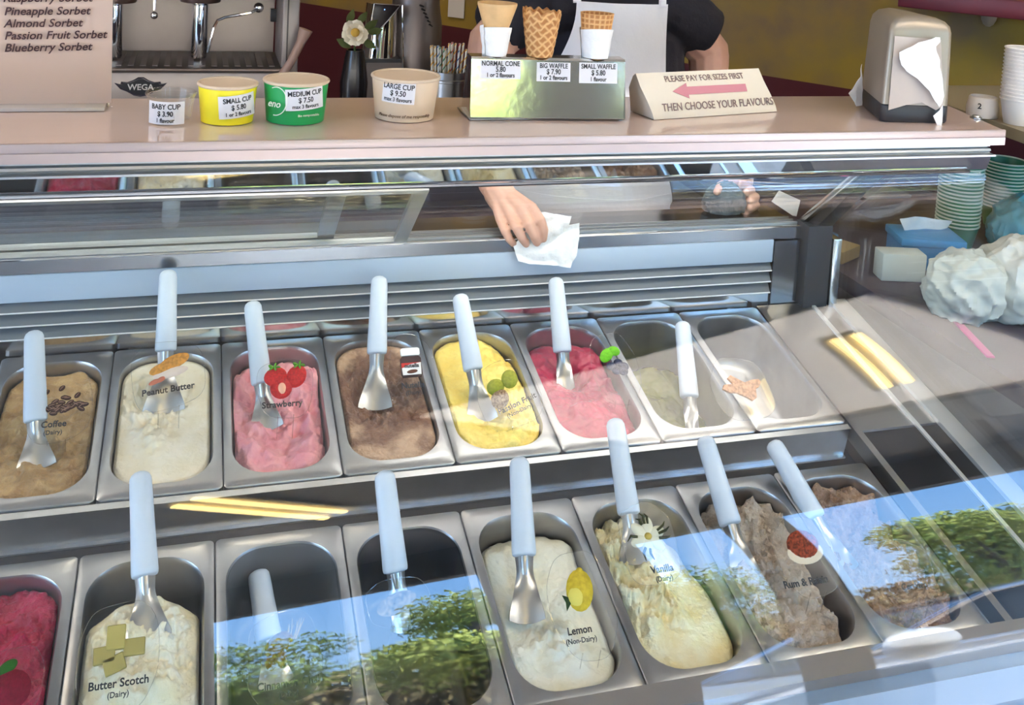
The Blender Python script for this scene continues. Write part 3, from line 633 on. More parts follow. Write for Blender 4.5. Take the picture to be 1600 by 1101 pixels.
# ================================================================== FLAVOUR CARDS
def pxm(p): return (p-CAM).dot(FWD)/F                         # metres per photo pixel at a point
EDGE = glass('card_edge', 0.10, (0.86, 0.86, 0.85))
def card(label, px, py, h, w, hgt, pic, text=None, sub=None, tpx=None, rot=0.0, lean=50, legs=True, tsz=1.0, seed=1, fy=0.0):
    """a clear cut-out card: pic(frame matrix, metres-per-pixel, card) adds the picture; positions in photo pixels from its middle"""
    o = gp(px, py, h); s = pxm(o)
    x = Vector((cos(rot), 0, sin(rot))); y = Vector((0, sin(radians(lean)), cos(radians(lean))))
    Mf = frame(o, x, y)
    sl = 1/0.93
    t = thing('flavour_card', o, label, 'flavour card', 'clear flavour cards standing in the pans')
    rnd = random.Random(seed); N = 44; pts = []
    for k in range(N):
        a = 2*pi*k/N; r = 1+0.09*noise.noise(Vector((cos(a)*1.3, sin(a)*1.3, seed*3.7)))*1.6
        sx = abs(cos(a))**0.75*(1 if cos(a) > 0 else -1); sy = abs(sin(a))**0.75*(1 if sin(a) > 0 else -1)
        pts.append((sx*w/2*s*r, (sy*hgt/2*r+fy)*s))
    obj('sheet', MB().prism(pts, 'Z', -0.0012, 0.0, Mf), ACRYL, t)
    e = MB(); e.tube([Mf @ Vector((p[0], p[1], -0.0006)) for p in pts+[pts[0]]], 0.00035, 5); obj('rim', e, EDGE, t)
    if legs:
        lg = MB(); yb = (-hgt/2*0.9+fy)*s
        for sx in (-0.14, 0.14):
            a = Mf @ Vector((sx*w*s, yb, -0.001)); b = a+Vector((0, 0.012, -0.055)); lg.tube([a, b], 0.0008, 5)
        obj('stem', lg, EDGE, t)
    if pic: pic(Mf @ Matrix.Translation((0, 0, 0.0002)), s, t)
    if text:
        tx, ty = tpx; up = rot and 0
        Mt = Mf @ Matrix.Translation(((tx-px)*s, (py-ty)*s*sl, 0.0004))
        obj('lettering', text_mb(text, 15*s*tsz, Mt, 0.022), INK, t)
        if sub: obj('lettering', text_mb(sub, 10.5*s*tsz, Mt @ Matrix.Translation((0, -14*s*tsz, 0)), 0.014), INK, t)
    return t
def ell(mb, M, s, x, y, rx, ry, a=0.0, d=2.2):
    """a low bulging oval, pixels"""
    R = M @ Matrix.Translation((x*s, y*s, 0)) @ Matrix.Rotation(a, 4, 'Z')
    mb.merge(MB().ball((0, 0, 0), (rx*s, ry*s, d*s), u=18, v=6), R); return mb
def flat(M, s, pts, d=1.5): return MB().prism([(x*s, y*s) for x, y in pts], 'Z', 0, d*s, M)
def m_(n, c, **k): return mat(n, c, k.pop('rough', 0.5)+0.3, spec=0.12, **k)
def pic_coffee(M, s, t):
    a = MB(); b = MB(); rnd = random.Random(3)
    for k in range(34):
        x = rnd.gauss(0, 17); y = max(-13, min(11, rnd.gauss(-4, 6)*(1-abs(x)/60))); an = rnd.uniform(-0.7, 0.7)
        ell(a, M, s, x, y, 6.2, 3.6, an); ell(b, M @ Matrix.Translation((0, 0, 1.6*s)), s, x, y, 4.6, 0.7, an+0.1, 0.9)
    for x, y in ((0, 26), (-22, 21), (-27, 12), (-38, -8), (24, 13)): ell(a, M, s, x, y, 5.5, 3.8, 0.8); ell(b, M @ Matrix.Translation((0, 0, 1.6*s)), s, x, y, 4, 0.6, 0.9, 0.9)
    obj('coffee_beans', a, m_('bean_brown', (0.055, 0.022, 0.016), rough=0.35), t); obj('bean_crease', b, m_('bean_crease', (0.30, 0.17, 0.12)), t)
def pic_peanut(M, s, t):
    a = MB(); ell(a, M, s, 10, 8, 24, 11, 0.3, 4); ell(a, M, s, -8, 0, 20, 9, 0.25, 4); obj('peanut_butter', a, m_('peanut_orange', (0.70, 0.30, 0.06), noise_amt=0.4, nscale=200), t)
    b = MB(); ell(b, M, s, 4, -9, 27, 8, 0.12, 3); obj('dish', b, m_('dish_pale', (0.70, 0.55, 0.46)), t)
    c = MB(); ell(c, M, s, -20, -20, 9, 4, 0.3, 3); ell(c, M, s, -10, -17, 8, 4, 0.5, 3); obj('peanut', c, m_('peanut_red', (0.55, 0.17, 0.10)), t)
def pic_straw(M, s, t):
    a = MB(); ell(a, M, s, -14, 10, 18, 15, 0.3, 5); ell(a, M, s, 18, 8, 15, 19, -0.5, 5); ell(a, M, s, -6, -8, 17, 18, 0, 5)
    obj('strawberry', a, m_('strawberry_red', (0.62, 0.02, 0.02), rough=0.3, noise_amt=0.4, nscale=300), t)
    b = MB(); ell(b, M, s, -5, -10, 9, 12, 0, 6.4); obj('cut_face', b, m_('strawberry_cut', (0.85, 0.42, 0.28)), t)
    c = MB()
    for (cx, cy) in ((-16, 24), (22, 25)):
        for k in range(5): ell(c, M, s, cx+5*cos(k*1.25), cy+3*sin(k*1.25), 5.5, 1.8, k*1.25, 6)
    obj('leaf', c, m_('leaf_green', (0.12, 0.33, 0.03)), t)
def pic_jar(M, s, t):
    obj('jar', flat(M, s, [(-15, -23), (14, -23), (16, -19), (16, 6), (13, 10), (-13, 10), (-17, 6), (-17, -19)], 3), m_('jar_dark', (0.045, 0.02, 0.018), rough=0.25), t)
    obj('jar_label', flat(M @ Matrix.Translation((0, 0, 3*s)), s, [(-15, -20), (14, -20), (15, -1), (-16, -1)], 0.4), m_('jar_label_white', (0.75, 0.72, 0.70)), t)
    obj('jar_band', flat(M @ Matrix.Translation((0, 0, 3.1*s)), s, [(-16, -1), (-16, -9), (-2, -3), (15, -1)], 0.5), m_('jar_band_red', (0.55, 0.04, 0.03)), t)
    obj('jar_lid', flat(M, s, [(-14, 11), (14, 11), (15, 13), (15, 21), (12, 23), (-12, 23), (-15, 21), (-15, 13)], 3.6), m_('jar_lid_white', (0.80, 0.80, 0.78)), t)
    obj('jar_lettering', text_mb('nutella', 8.5*s, M @ Matrix.Translation((0, -6*s, 3.7*s)), 0.03), INK, t)
    c = MB(); ell(c, M @ Matrix.Translation((0, 0, 3*s)), s, 0, -15, 10, 3.5, 0.1, 0.8); obj('spread', c, m_('spread_brown', (0.10, 0.035, 0.02)), t)
def pic_pass(M, s, t):
    a = MB(); ell(a, M, s, -13, 10, 14, 13, 0, 6); ell(a, M, s, 12, 12, 13, 15, -0.3, 6); obj('passion_fruit', a, m_('fruit_green', (0.36, 0.36, 0.04), rough=0.35, noise_amt=0.25, nscale=200), t)
    b = MB(); ell(b, M, s, -14, -10, 14, 16, -0.6, 7); obj('cut_fruit', b, m_('fruit_cut', (0.14, 0.075, 0.04), noise_amt=0.6, nscale=300, col2=(0.40, 0.28, 0.18)), t)
def pic_blue(M, s, t):
    c = MB(); ell(c, M, s, -8, 8, 14, 9, 0.7, 3); ell(c, M, s, 6, 14, 10, 8, -0.2, 3); obj('leaf', c, m_('mint_green', (0.16, 0.50, 0.02), noise_amt=0.3, nscale=200), t)
    b = MB()
    for x, y in ((-5, -10), (8, -6), (16, -12), (2, -17), (13, -19)): ell(b, M, s, x, y, 8, 7, 0, 4)
    obj('blueberry', b, m_('blueberry', (0.045, 0.05, 0.09), rough=0.5, noise_amt=0.5, nscale=300), t)
def pic_caramel(M, s, t):
    pts = [(-34, -2), (-30, 4), (-14, 4), (-20, 14), (-14, 18), (-2, 10), (6, 5), (20, 8), (32, 8), (34, 3), (28, -4), (22, -6), (18, -20), (10, -24), (2, -18), (-12, -10), (-26, -8)]
    obj('caramel_piece', flat(M, s, pts, 4), m_('caramel_orange', (0.55, 0.26, 0.13), noise_amt=0.45, nscale=180), t)
def pic_butter(M, s, t):
    a = MB(); b = MB()
    for x, y, an in ((-22, -8, 0.05), (-6, -22, 0.3), (22, -2, 0.0)): a.bbox((-16*s, -12*s, 0), (16*s, 12*s, 7*s), 1.5*s, 1, M @ Matrix.Translation((x*s, y*s, 0)) @ Matrix.Rotation(an, 4, 'Z'))
    b.bbox((-14*s, -17*s, 0), (14*s, 17*s, 9*s), 1.5*s, 1, M @ Matrix.Translation((-6*s, 14*s, 0)))
    obj('toffee_cube', a, m_('toffee', (0.36, 0.28, 0.09), rough=0.35), t); obj('toffee_cube', b, m_('toffee_pale', (0.42, 0.33, 0.10), rough=0.35), t)
def pic_cinn(M, s, t):
    a = MB(); ell(a, M, s, -8, 4, 24, 15, 0.5, 4); ell(a, M, s, -20, -18, 9, 12, -0.2, 4); ell(a, M, s, -4, -16, 8, 13, 0.1, 4)
    obj('cinnamon', a, m_('cinnamon_brown', (0.16, 0.065, 0.012), noise_amt=0.6, nscale=350), t)
    b = MB(); rnd = random.Random(4)
    for k in range(14): x = rnd.uniform(2, 20); b.tube([M @ Vector((x*s, 8*s, s)), M @ Vector(((x+rnd.uniform(2, 16))*s, (24+rnd.uniform(0, 14))*s, s))], 0.5*s, 4)
    obj('dry_stalk', b, m_('stalk_straw', (0.34, 0.24, 0.10)), t)
def pic_oat(M, s, t):
    a = MB(); ell(a, M, s, -2, 0, 33, 15, 0.25, 3); obj('grain_heap', a, m_('grain', (0.20, 0.15, 0.085), noise_amt=0.75, nscale=220), t)
def pic_lemon(M, s, t):
    a = MB(); ell(a, M, s, 0, 2, 22, 30, -0.25, 7); ell(a, M, s, 6, 28, 6, 6, 0, 4); obj('lemon', a, m_('lemon_yellow', (0.62, 0.44, 0.03), rough=0.35, noise_amt=0.25, nscale=150), t)
    b = MB(); ell(b, M, s, -8, -6, 14, 16, 0, 9); obj('lemon_slice', b, m_('lemon_pale', (0.70, 0.58, 0.12)), t)
    obj('leaf', flat(M, s, [(-18, -14), (-27, -24), (-26, -12), (-30, -2), (-20, -6)], 2), m_('leaf_dark', (0.03, 0.06, 0.02)), t)
def pic_van(M, s, t):
    a = MB()
    for k in range(6): an = k*pi/3+0.3; ell(a, M, s, 16*cos(an), 14*sin(an), 15, 9, an, 3)
    obj('petal', a, m_('petal_pale', (0.62, 0.58, 0.44)), t)
    b = MB(); ell(b, M, s, 0, 0, 7, 6, 0, 5); obj('flower_centre', b, m_('flower_gold', (0.50, 0.35, 0.08)), t)
    c = MB()
    for an, l in ((0.1, 40), (0.35, 38), (1.35, 33), (1.6, 35), (1.9, 30), (3.1, 36), (4.2, 36), (4.6, 34), (-0.25, 38)):
        c.tube([M @ Vector((18*cos(an)*s, 18*sin(an)*s, 2*s)), M @ Vector((0.8*l*cos(an)*s, (0.8*l*sin(an)+2)*s, 3*s)), M @ Vector((l*cos(an+0.15)*s, l*sin(an+0.15)*s, 2*s))], [2.2*s, 2.0*s, 0.6*s], 6)
    obj('vanilla_pod', c, m_('pod_dark', (0.05, 0.05, 0.02)), t)
def pic_rum(M, s, t):
    a = MB(); ell(a, M, s, 0, 4, 28, 22, 0, 5); obj('raisin_dish', a, m_('raisin_red', (0.30, 0.045, 0.015), rough=0.3, noise_amt=0.7, nscale=260), t)
    b = MB(); ell(b, M, s, 0, -6, 31, 17, 0, 3); obj('dish', b, m_('dish_beige', (0.62, 0.50, 0.36)), t)
def pic_rasp(M, s, t):
    a = MB(); ell(a, M, s, 0, -12, 30, 28, 0, 8); obj('raspberry', a, m_('raspberry_dark', (0.20, 0.005, 0.02), rough=0.3, noise_amt=0.3, nscale=300), t)
    b = MB(); ell(b, M, s, -8, 20, 15, 9, 0.5, 4); obj('leaf', b, m_('leaf_deep', (0.02, 0.10, 0.01)), t)
def pic_cook(M, s, t):
    a = MB(); ell(a, M, s, -20, 26, 18, 13, 0.3, 4); obj('cookie', a, m_('cookie_brown', (0.20, 0.11, 0.05), noise_amt=0.5, nscale=300), t)
card('clear card with coffee beans standing in the coffee ice cream', 94, 632, 0.035, 92, 112, pic_coffee, 'Coffee', '(Dairy)', (88, 660), seed=1, fy=-4, tsz=0.9)
card('clear card with a peanut picture in the ivory ice cream', 262, 574, 0.065, 108, 116, pic_peanut, 'Peanut Butter', None, (262, 607), rot=0.10, seed=2, fy=-10, tsz=0.92)
card('clear card with red strawberries standing in the pink ice cream', 445, 597, 0.05, 84, 96, pic_straw, 'Strawberry', None, (440, 629), seed=3, fy=-8, tsz=0.9)
card('clear card with a dark spread jar in the brown ice cream', 642, 567, 0.03, 72, 120, pic_jar, 'Nutella', '(Dairy)', (641, 600), seed=4, fy=-16, tsz=0.82)
card('clear card with green passion fruits in the yellow ice cream', 790, 608, 0.03, 96, 104, pic_pass, 'Passion Fruit', '(Non-Dairy)', (797, 634), rot=0.38, seed=5, fy=-10, tsz=0.82)
card('clear card with blueberries and a green leaf by the purple red sorbet', 957, 562, 0.03, 78, 110, pic_blue, seed=6, fy=-14)
card('clear card with an orange brown caramel picture by the olive pan', 1158, 604, 0.03, 96, 100, pic_caramel, seed=7, fy=-4)
card('clear card with a dark berry and leaf on the crimson sorbet', 18, 1064, 0.03, 90, 100, pic_rasp, seed=8)
card('clear card with toffee cubes standing in the butterscotch ice cream', 187, 1012, 0.03, 118, 150, pic_butter, 'Butter Scotch', '(Dairy)', (189, 1056), seed=9, fy=-14, tsz=1.05)
card('clear card with brown cinnamon in the empty pan beside the butterscotch', 444, 1010, 0.0, 112, 130, pic_cinn, 'Cinnamon Chai', '(Dairy)', (449, 1056), seed=10, fy=-14)
card('clear card with a grain heap in the empty dark pan', 622, 942, 0.02, 100, 66, pic_oat, seed=11)
card('clear card with a yellow lemon standing in the white ice cream', 906, 924, 0.03, 104, 150, pic_lemon, 'Lemon', '(Non-Dairy)', (893, 972), seed=12, fy=-14, tsz=0.95)
card('clear card with a vanilla flower in the yellowish ice cream', 1012, 838, 0.03, 92, 120, pic_van, 'Vanilla', '(Dairy)', (1022, 882), seed=13, fy=-12, tsz=0.95)
card('clear card with a red raisin dish on the beige ice cream', 1256, 856, 0.035, 96, 110, pic_rum, 'Rum & Raisin', None, (1240, 899), seed=14, fy=-12, tsz=0.95)
card('clear card with the cookie name on the brown ice cream', 1418, 890, 0.02, 90, 100, pic_cook, 'Cookies', None, (1418, 911), seed=15, fy=-6, tsz=0.9)

# ================================================================== THINGS ON THE COUNTER TOP
ZT = 1.3312
UP = Vector((0, 0, 1)); XX = Vector((1, 0, 0))
def face_to_cam(p):
    d = Vector((CAM.x-p.x, CAM.y-p.y, 0)).normalized(); return Vector((-d.y, d.x, 0)), d
def price_label(parent, lines, px, py, w, h, R, c, z0, tilt=0.0, curve=True):
    """a sticker wrapped on a cup of radius R about axis c; px,py its middle in the photo"""
    p = gy(px, py, c.y-R); s = pxm(p)
    d = ray(px, py); o = CAM-c; o.z = 0; dd = Vector((d.x, d.y, 0)); a = dd.dot(dd); b = dd.dot(o); cc = o.dot(o)-R*R
    disc = b*b-a*cc; t = (-b-sqrt(max(0, disc)))/a; p = CAM+d*t
    n = Vector((p.x-c.x, p.y-c.y, 0)).normalized(); x = Vector((-n.y, n.x, 0)); ang = tilt
    xr = x*cos(ang)+UP*sin(ang); yr = UP*cos(ang)-x*sin(ang)
    M = frame(p+n*0.0008, xr, yr)
    W_, H_ = w*s, h*s
    def fn(u, v):
        lx = (u-0.5)*W_; sag = R-sqrt(max(0, R*R-lx*lx)); return M @ Vector((lx, (v-0.5)*H_, -sag))
    lab = obj('price_label', MB().sheet(fn, 10, 2, -0.0005), LABEL, parent)
    n_ = len(lines); ys = {3: (0.27, -0.04, -0.33), 2: (0.2, -0.2)}[n_]
    tm = MB()
    for (tx, sz, bo), yy in zip(lines, ys):
        mbt = text_mb(tx, sz*s*0.95, Matrix.Identity(4), bo, depth=0.0002, xs=0.84)
        for v in mbt.v:
            lx = v.x; sag = R-sqrt(max(0, R*R-lx*lx)); v.y += yy*H_
            q = M @ Vector((lx, v.y, v.z+0.0007-sag)); v.x, v.y, v.z = q
        tm.merge(mbt)
    obj('lettering', tm, INK, lab)
    return lab
def cup(label, cx, ybase, rimw, basew, hpx, m, inner, lines, lpos, lsize, tilt=0.0, name='paper_cup', rimm=None):
    b = gz(cx, ybase, ZT); s = pxm(b); Rr = rimw*s/2*1.0; Rb = basew*s/2; H = hpx*s*1.02
    b = b+Vector((0, Rb*0.55, 0)); b.z = ZT
    t = thing(name, b, label, 'cup', 'price cups on the counter')
    T = Matrix.Translation(b)
    obj('wall', MB().lathe([(Rb-0.001, 0.004), (Rb-0.001, 0.0), (Rb, 0.0), (Rr-0.003, H-0.003), (Rr-0.004, H-0.002), (Rb-0.003, 0.006), (0.0005, 0.006)], 56, T), m, t)
    obj('rim', MB().lathe([(Rr-0.004+0.0032*cos(a), H-0.003+0.0032*sin(a)) for a in [2*pi*k/10 for k in range(11)]], 56, T, closed=True), rimm or inner, t)
    if inner: obj('inside', MB().lathe([(Rr-0.0045, H-0.0022), (Rb-0.0035, 0.0065), (0.0005, 0.0068)], 56, T), inner, t)
    Rm = (Rr+Rb)/2
    if lines: price_label(t, lines, *lpos, *lsize, Rm+0.001, b, ZT, tilt)
    return t, b, Rb, Rr, H, s
CARD = mat('cream_board', (0.68, 0.54, 0.40), 0.6)
cup('small clear plastic cup with a baby cup price label', 266, 192, 80, 62, 46, ACRYL, None, [('BABY CUP', 12, 0.02), ('$ 3.90', 12, 0.02), ('1 flavour', 10, 0.015)], (258, 177), (54, 36), name='plastic_cup', rimm=ACRYL)
t, b, Rb, Rr, H, s = cup('small yellow paper cup beside the clear cup', 355, 192, 96, 80, 60, mat('yellow_card', (0.86, 0.74, 0.02), 0.4), CARD, [('SMALL CUP', 11.5, 0.02), ('$ 5.80', 12, 0.02), ('1 or 2 flavours', 9, 0.015)], (373, 166), (58, 36), 0.09)
t, b, Rb, Rr, H, s = cup('medium green paper cup with a white circle print', 463, 191, 106, 90, 64, mat('green_card', (0.01, 0.34, 0.09), 0.4), CARD, [('MEDIUM CUP', 11.5, 0.02), ('$ 7.50', 12, 0.02), ('max 3 flavours', 9, 0.015)], (478, 155), (60, 34), 0.07)
wr = mat('white_print', (0.75, 0.82, 0.72), 0.5)
def on_cup(px, py, c, R):
    d = ray(px, py); o = CAM-c; o.z = 0; dd = Vector((d.x, d.y, 0)); a = dd.dot(dd); bb = dd.dot(o); cc = o.dot(o)-R*R
    return CAM+d*((-bb-sqrt(max(0, bb*bb-a*cc)))/a)
Rm = (Rb+Rr)/2+0.0022
obj('print_circle', MB().tube([on_cup(431+17*cos(a), 158+22*sin(a), b, Rm) for a in [-1.9+3.7*k/24 for k in range(25)]], 0.0009, 6), wr, t)
p = on_cup(428, 162, b, Rm+0.0012); x_, n_ = face_to_cam(p); nn = Vector((p.x-b.x, p.y-b.y, 0)).normalized(); xt = Vector((-nn.y, nn.x, 0))
obj('print', text_mb('eno', 16*s, frame(p, xt, UP), 0.005, 0.3), wr, t)
p = on_cup(482, 180, b, (Rb*0.75+Rr*0.25)+0.002); nn = Vector((p.x-b.x, p.y-b.y, 0)).normalized()
obj('print', text_mb('Bio compostable', 5.2*s, frame(p, Vector((-nn.y, nn.x, 0)), UP), 0.01), wr, t)
t, b, Rb, Rr, H, s = cup('large cream paper cup right of the green cup', 636, 187, 112, 92, 66, CARD, CARD, [('LARGE CUP', 12, 0.02), ('$ 9.50', 12.5, 0.02), ('max 3 flavours', 9.5, 0.015)], (622, 145), (52, 34), -0.05)
brn = mat('brown_print', (0.16, 0.09, 0.05), 0.6)
tm = MB(); body = 'Please dispose of me responsibly'
mbt = text_mb(body, 6.6*s, Matrix.Identity(4), 0.01, 0.2)
for v in mbt.v:
    R = Rb+(Rr-Rb)*0.20+0.0022; a0 = atan2(CAM.y-b.y, CAM.x-b.x)+v.x/R; z = b.z+0.0115+v.y; rr_ = R+v.z+0.0003
    v.x, v.y, v.z = b.x+rr_*cos(a0), b.y+rr_*sin(a0), z
obj('print', mbt, brn, t)

# menu sheet in an acrylic stand
p = gz(172, 166, ZT); sgn = thing('menu_sign', p, 'peach menu sheet of sorbet names in a clear stand', 'menu sign'); s = pxm(p)
Mx = frame(p, (1, 0.02, 0), (0.0, 0.10, 1))
Mx = Mx @ Matrix.Rotation(0.012, 4, 'Z')
obj('sheet', MB().box((-0.25, 0.006, 0), (0.002, 0.30, 0.0012), Mx), mat('peach_paper', (0.66, 0.47, 0.38), 0.55), sgn)
obj('stand', MB().box((-0.252, 0.0, 0.0016), (0.004, 0.302, 0.0036), Mx).box((-0.252, 0.0, -0.035), (-0.002, 0.003, 0.0036), Mx), ACRYL, sgn)
obj('base', MB().bbox((p.x-0.25, p.y-0.038, ZT-0.0004), (p.x-0.006, p.y+0.03, ZT+0.006), 0.001), mat('clear_grey_base', (0.50, 0.46, 0.44), 0.12), sgn)
for k, (tx, yy, x0) in enumerate((('Raspberry Sorbet', -4, 4), ('Pineapple Sorbet', 16, 6), ('Almond Sorbet', 34.5, 6), ('Passion Fruit Sorbet', 53, 7), ('Blueberry Sorbet', 71.5, 7))):
    M = Mx @ Matrix.Translation(((x0-160)*s*0.99, (163-yy)*s*1.0, 0.0040)) @ Matrix.Rotation(0.015, 4, 'Z')
    obj('lettering', text_mb(tx, 17.2*s, M, 0.018, 0.22, 'LEFT', 0.0002, xs=1.03), mat('maroon_ink', (0.05, 0.012, 0.015), 0.6), sgn)

# cone holder with three cones
A = gz(735, 187, ZT); B = gz(977, 189, ZT); A.z = B.z = ZT; s = pxm((A+B)/2); ux = (B-A).normalized(); uy = Vector((-ux.y, ux.x, 0)); Wd = (B-A).length
hold = thing('cone_holder', (A+B)/2, 'polished steel cone holder with three price labels', 'cone holder')
Hh = 0.112
pr_ = [(0, 0), (0.022, Hh), (0.060, Hh), (0.105, 0)]
def hp(a, b_, c): return A+ux*a+uy*b_+UP*c
mb = MB(); prof = [(0.0, 0.004), (0.006, 0.0), (0.022, Hh-0.004), (0.026, Hh), (0.062, Hh), (0.066, Hh-0.004), (0.100, 0.0)]
n = len(prof)
for a in (0, Wd): mb.v += [hp(a, q[0], q[1]) for q in prof]
mb.f = [tuple(range(n))[::-1], tuple(range(n, 2*n))]+[(k, (k+1) % n, n+(k+1) % n, n+k) for k in range(n)]; mb.sm = [False]*len(mb.f)
obj('body', mb, mat('mirror_holder', (0.78, 0.77, 0.72), 0.12, 1.0, bump=0.05, bscale=9), hold)
obj('foot', MB().bbox((0, 0, 0), (Wd+0.004, 0.10, 0.003), 0.001, 1, Matrix.Translation(A+Vector((-0.002, -0.004, -0.0004)))), STEEL, hold)
fx = frame(hp(0, 0.0061, 0.004), ux, uy*0.0162+UP*(Hh-0.008))
for tx, x0, x1, y0, y1 in ((['NORMAL CONE', '5.80', '1 or 2 flavours'], 749, 811, 93, 125), (['BIG WAFFLE', '$ 7.90', '1 or 2 flavours'], 836, 889, 95, 128), (['SMALL WAFFLE', '$ 5.80', '1 flavour'], 903, 964, 94, 130)):
    xa = (x0-735)/242*Wd; xb = (x1-735)/242*Wd; ym = (188-(y0+y1)/2)/101*Hh*0.99; hh = (y1-y0)*s/2*0.9
    lab = obj('price_label', MB().box((xa, ym-hh, 0.0003), (xb, ym+hh, 0.0008), fx), LABEL, hold)
    tm = MB()
    for k, (q, sz) in enumerate(zip(tx, (10.5, 11.5, 9.5))):
        tm.merge(text_mb(q, sz*s, fx @ Matrix.Translation(((xa+xb)/2, ym+(0.62-0.62*k)*hh, 0.0010)), 0.02, depth=0.0002, xs=0.80))
    obj('lettering', tm, INK, lab)
def poly_cloth(pts, amp=0.004, seed=1, thick=0.0008, cuts=5, scale=30.0, nrm=None):
    """a crumpled sheet with the given outline (3-D points)"""
    bm = bmesh.new(); vs = [bm.verts.new(p) for p in pts]; f = bm.faces.new(vs); bm.normal_update(); n = f.normal.copy() if nrm is None else Vector(nrm)
    bmesh.ops.triangulate(bm, faces=bm.faces[:]); 
    for _ in range(cuts): 
        L = max(e.calc_length() for e in bm.edges)
        long_ = [e for e in bm.edges if e.calc_length() > L*0.45]
        if len(bm.faces) > 3500: break
        bmesh.ops.subdivide_edges(bm, edges=long_, cuts=1, use_grid_fill=True); bmesh.ops.triangulate(bm, faces=bm.faces[:])
    bm.verts.index_update(); bm.normal_update()
    co = [v.co.copy() for v in bm.verts]
    ds = [n*(amp*(1-2*abs(noise.noise(p*scale+Vector((seed, 0, 0)))))+amp*0.5*noise.noise(p*scale*2.3+Vector((0, seed, 0)))) for p in co]
    co = [p+d for p, d in zip(co, ds)]; fs = [[v.index for v in f.verts] for f in bm.faces]
    bnd = [[v.index for v in e.verts] for e in bm.edges if len(e.link_faces) == 1]; bm.free()
    m = len(co); mb = MB(); mb.add(co+[p-n*thick for p in co], fs+[[m+i for i in f[::-1]] for f in fs]+[[a, b_, m+b_, m+a] for a, b_ in bnd], True)
    return mb
def cone_at(px, ytop, ybot, wtop, wbot, label, kind):
    y = (A+uy*0.044).y+ (px-735)/242*(B-A).y
    b0 = gy(px, ybot, y); s_ = pxm(b0); H = (ybot-ytop)*s_; Rt = wtop*s_/2; Rb_ = wbot*s_/2
    b0 = Vector((b0.x, b0.y, ZT+Hh+0.0006)); topz = gy(px, ytop, y).z; H = topz-b0.z
    return y, b0, s_, H, Rt, Rb_
WAF = bpy.data.materials.new('waffle_cone'); WAF.use_nodes = True; N = WAF.node_tree.nodes; L = WAF.node_tree.links; P = N['Principled BSDF']
uvn = N.new('ShaderNodeVertexColor'); uvn.layer_name = 'wv'; sp = N.new('ShaderNodeSeparateColor'); L.new(uvn.outputs[0], sp.inputs[0])
rp = N.new('ShaderNodeValToRGB'); rp.color_ramp.elements[0].color = (0.42, 0.17, 0.045, 1); rp.color_ramp.elements[1].color = (0.72, 0.42, 0.17, 1)
L.new(sp.outputs[0], rp.inputs[0]); L.new(rp.outputs[0], P.inputs['Base Color']); P.inputs['Roughness'].default_value = 0.6
def waffle(name, base, H, Rb_, Rt, parent, nu_c, nv_c, diag, lip=0.0, origin=None):
    mb = MB(); nu, nv = 96, 48; cols = []
    def pat(u, v):
        a, b_ = (u*nu_c+v*nv_c, u*nu_c-v*nv_c) if diag else (u*nu_c, v*nv_c)
        fa = abs((a % 1)-0.5)*2; fb = abs((b_ % 1)-0.5)*2
        return max(smst(0.55, 0.9, fa), smst(0.55, 0.9, fb))
    for layer in (0, 1):
        for j in range(nv+1):
            v = j/nv
            for i in range(nu):
                u = i/nu; r = Rb_+(Rt-Rb_)*(v**0.9); q = pat(u, v)
                if layer == 0: r += 0.0011*q+0.0012*smst(0.45, 0.5, u)*smst(0.55, 0.5, u)
                else: r -= 0.0018
                z = v*(H+lip*noise.noise(Vector((cos(u*2*pi)*2.2, sin(u*2*pi)*2.2, 1.7)))+lip*0.4*(sin(u*2*pi*14)))
                mb.v.append(base+Vector((r*cos(2*pi*u), r*sin(2*pi*u), z))); cols.append(q)
    m = nu*(nv+1)
    for layer in (0, 1):
        for j in range(nv):
            for i in range(nu):
                f = (j*nu+i, j*nu+(i+1) % nu, (j+1)*nu+(i+1) % nu, (j+1)*nu+i); mb.f.append(tuple(k+layer*m for k in (f if layer == 0 else f[::-1])))
    for i in range(nu):
        mb.f.append((nv*nu+i, nv*nu+(i+1) % nu, m+nv*nu+(i+1) % nu, m+nv*nu+i)); mb.f.append(((i+1) % nu, i, m+i, m+(i+1) % nu))
    mb.sm = [True]*len(mb.f)
    o = obj(name, mb, WAF, parent, origin=origin)
    va = o.data.color_attributes.new('wv', 'FLOAT_COLOR', 'POINT')
    for k, c in enumerate(cols): va.data[k].color = (c, c, c, 1)
    return o
WAFER = mat('wafer_cone', (0.74, 0.47, 0.22), 0.6, noise_amt=0.15, nscale=40)
def wrap(base, H, Rb_, Rt, parent, seed):
    def fn(u, v):
        a = 2*pi*1.12*u+0.6; r = Rb_+(Rt-Rb_)*v+0.0022+0.0030*u+0.0014*noise.noise(Vector((u*6, v*4, seed)))
        z = H*v*(1-0.10*sin(a*1.0+seed)*v+0.18*max(0, u-0.72)*v*2.0)
        return base+Vector((r*cos(a+seed), r*sin(a+seed), z))
    obj('tissue', MB().sheet(fn, 60, 16, -0.0006), TISSUE, parent)
y, b0, s_, H, Rt, Rb_ = cone_at(773, 4, 84, 62, 30, '', 0)
cn = thing('ice_cream_cone', b0, 'plain wafer cone with a flared cup, wrapped in tissue', 'ice cream cone', 'cones in the steel holder')
T = Matrix.Translation(b0)
obj('cone', MB().lathe([(Rb_*0.80, 0), (Rb_*1.15, H*0.42), (Rb_*1.30, H*0.50), (Rb_*1.34, H*0.54), (Rt*0.98, H*0.93), (Rt, H*0.96), (Rt, H), (Rt-0.002, H), (Rt*0.94, H*0.93), (Rb_*1.25, H*0.56), (Rb_*0.7, 0.01)], 48, T), WAFER, cn)
wrap(b0, H*0.52, Rb_*0.98, Rb_*1.40, cn, 2.2)
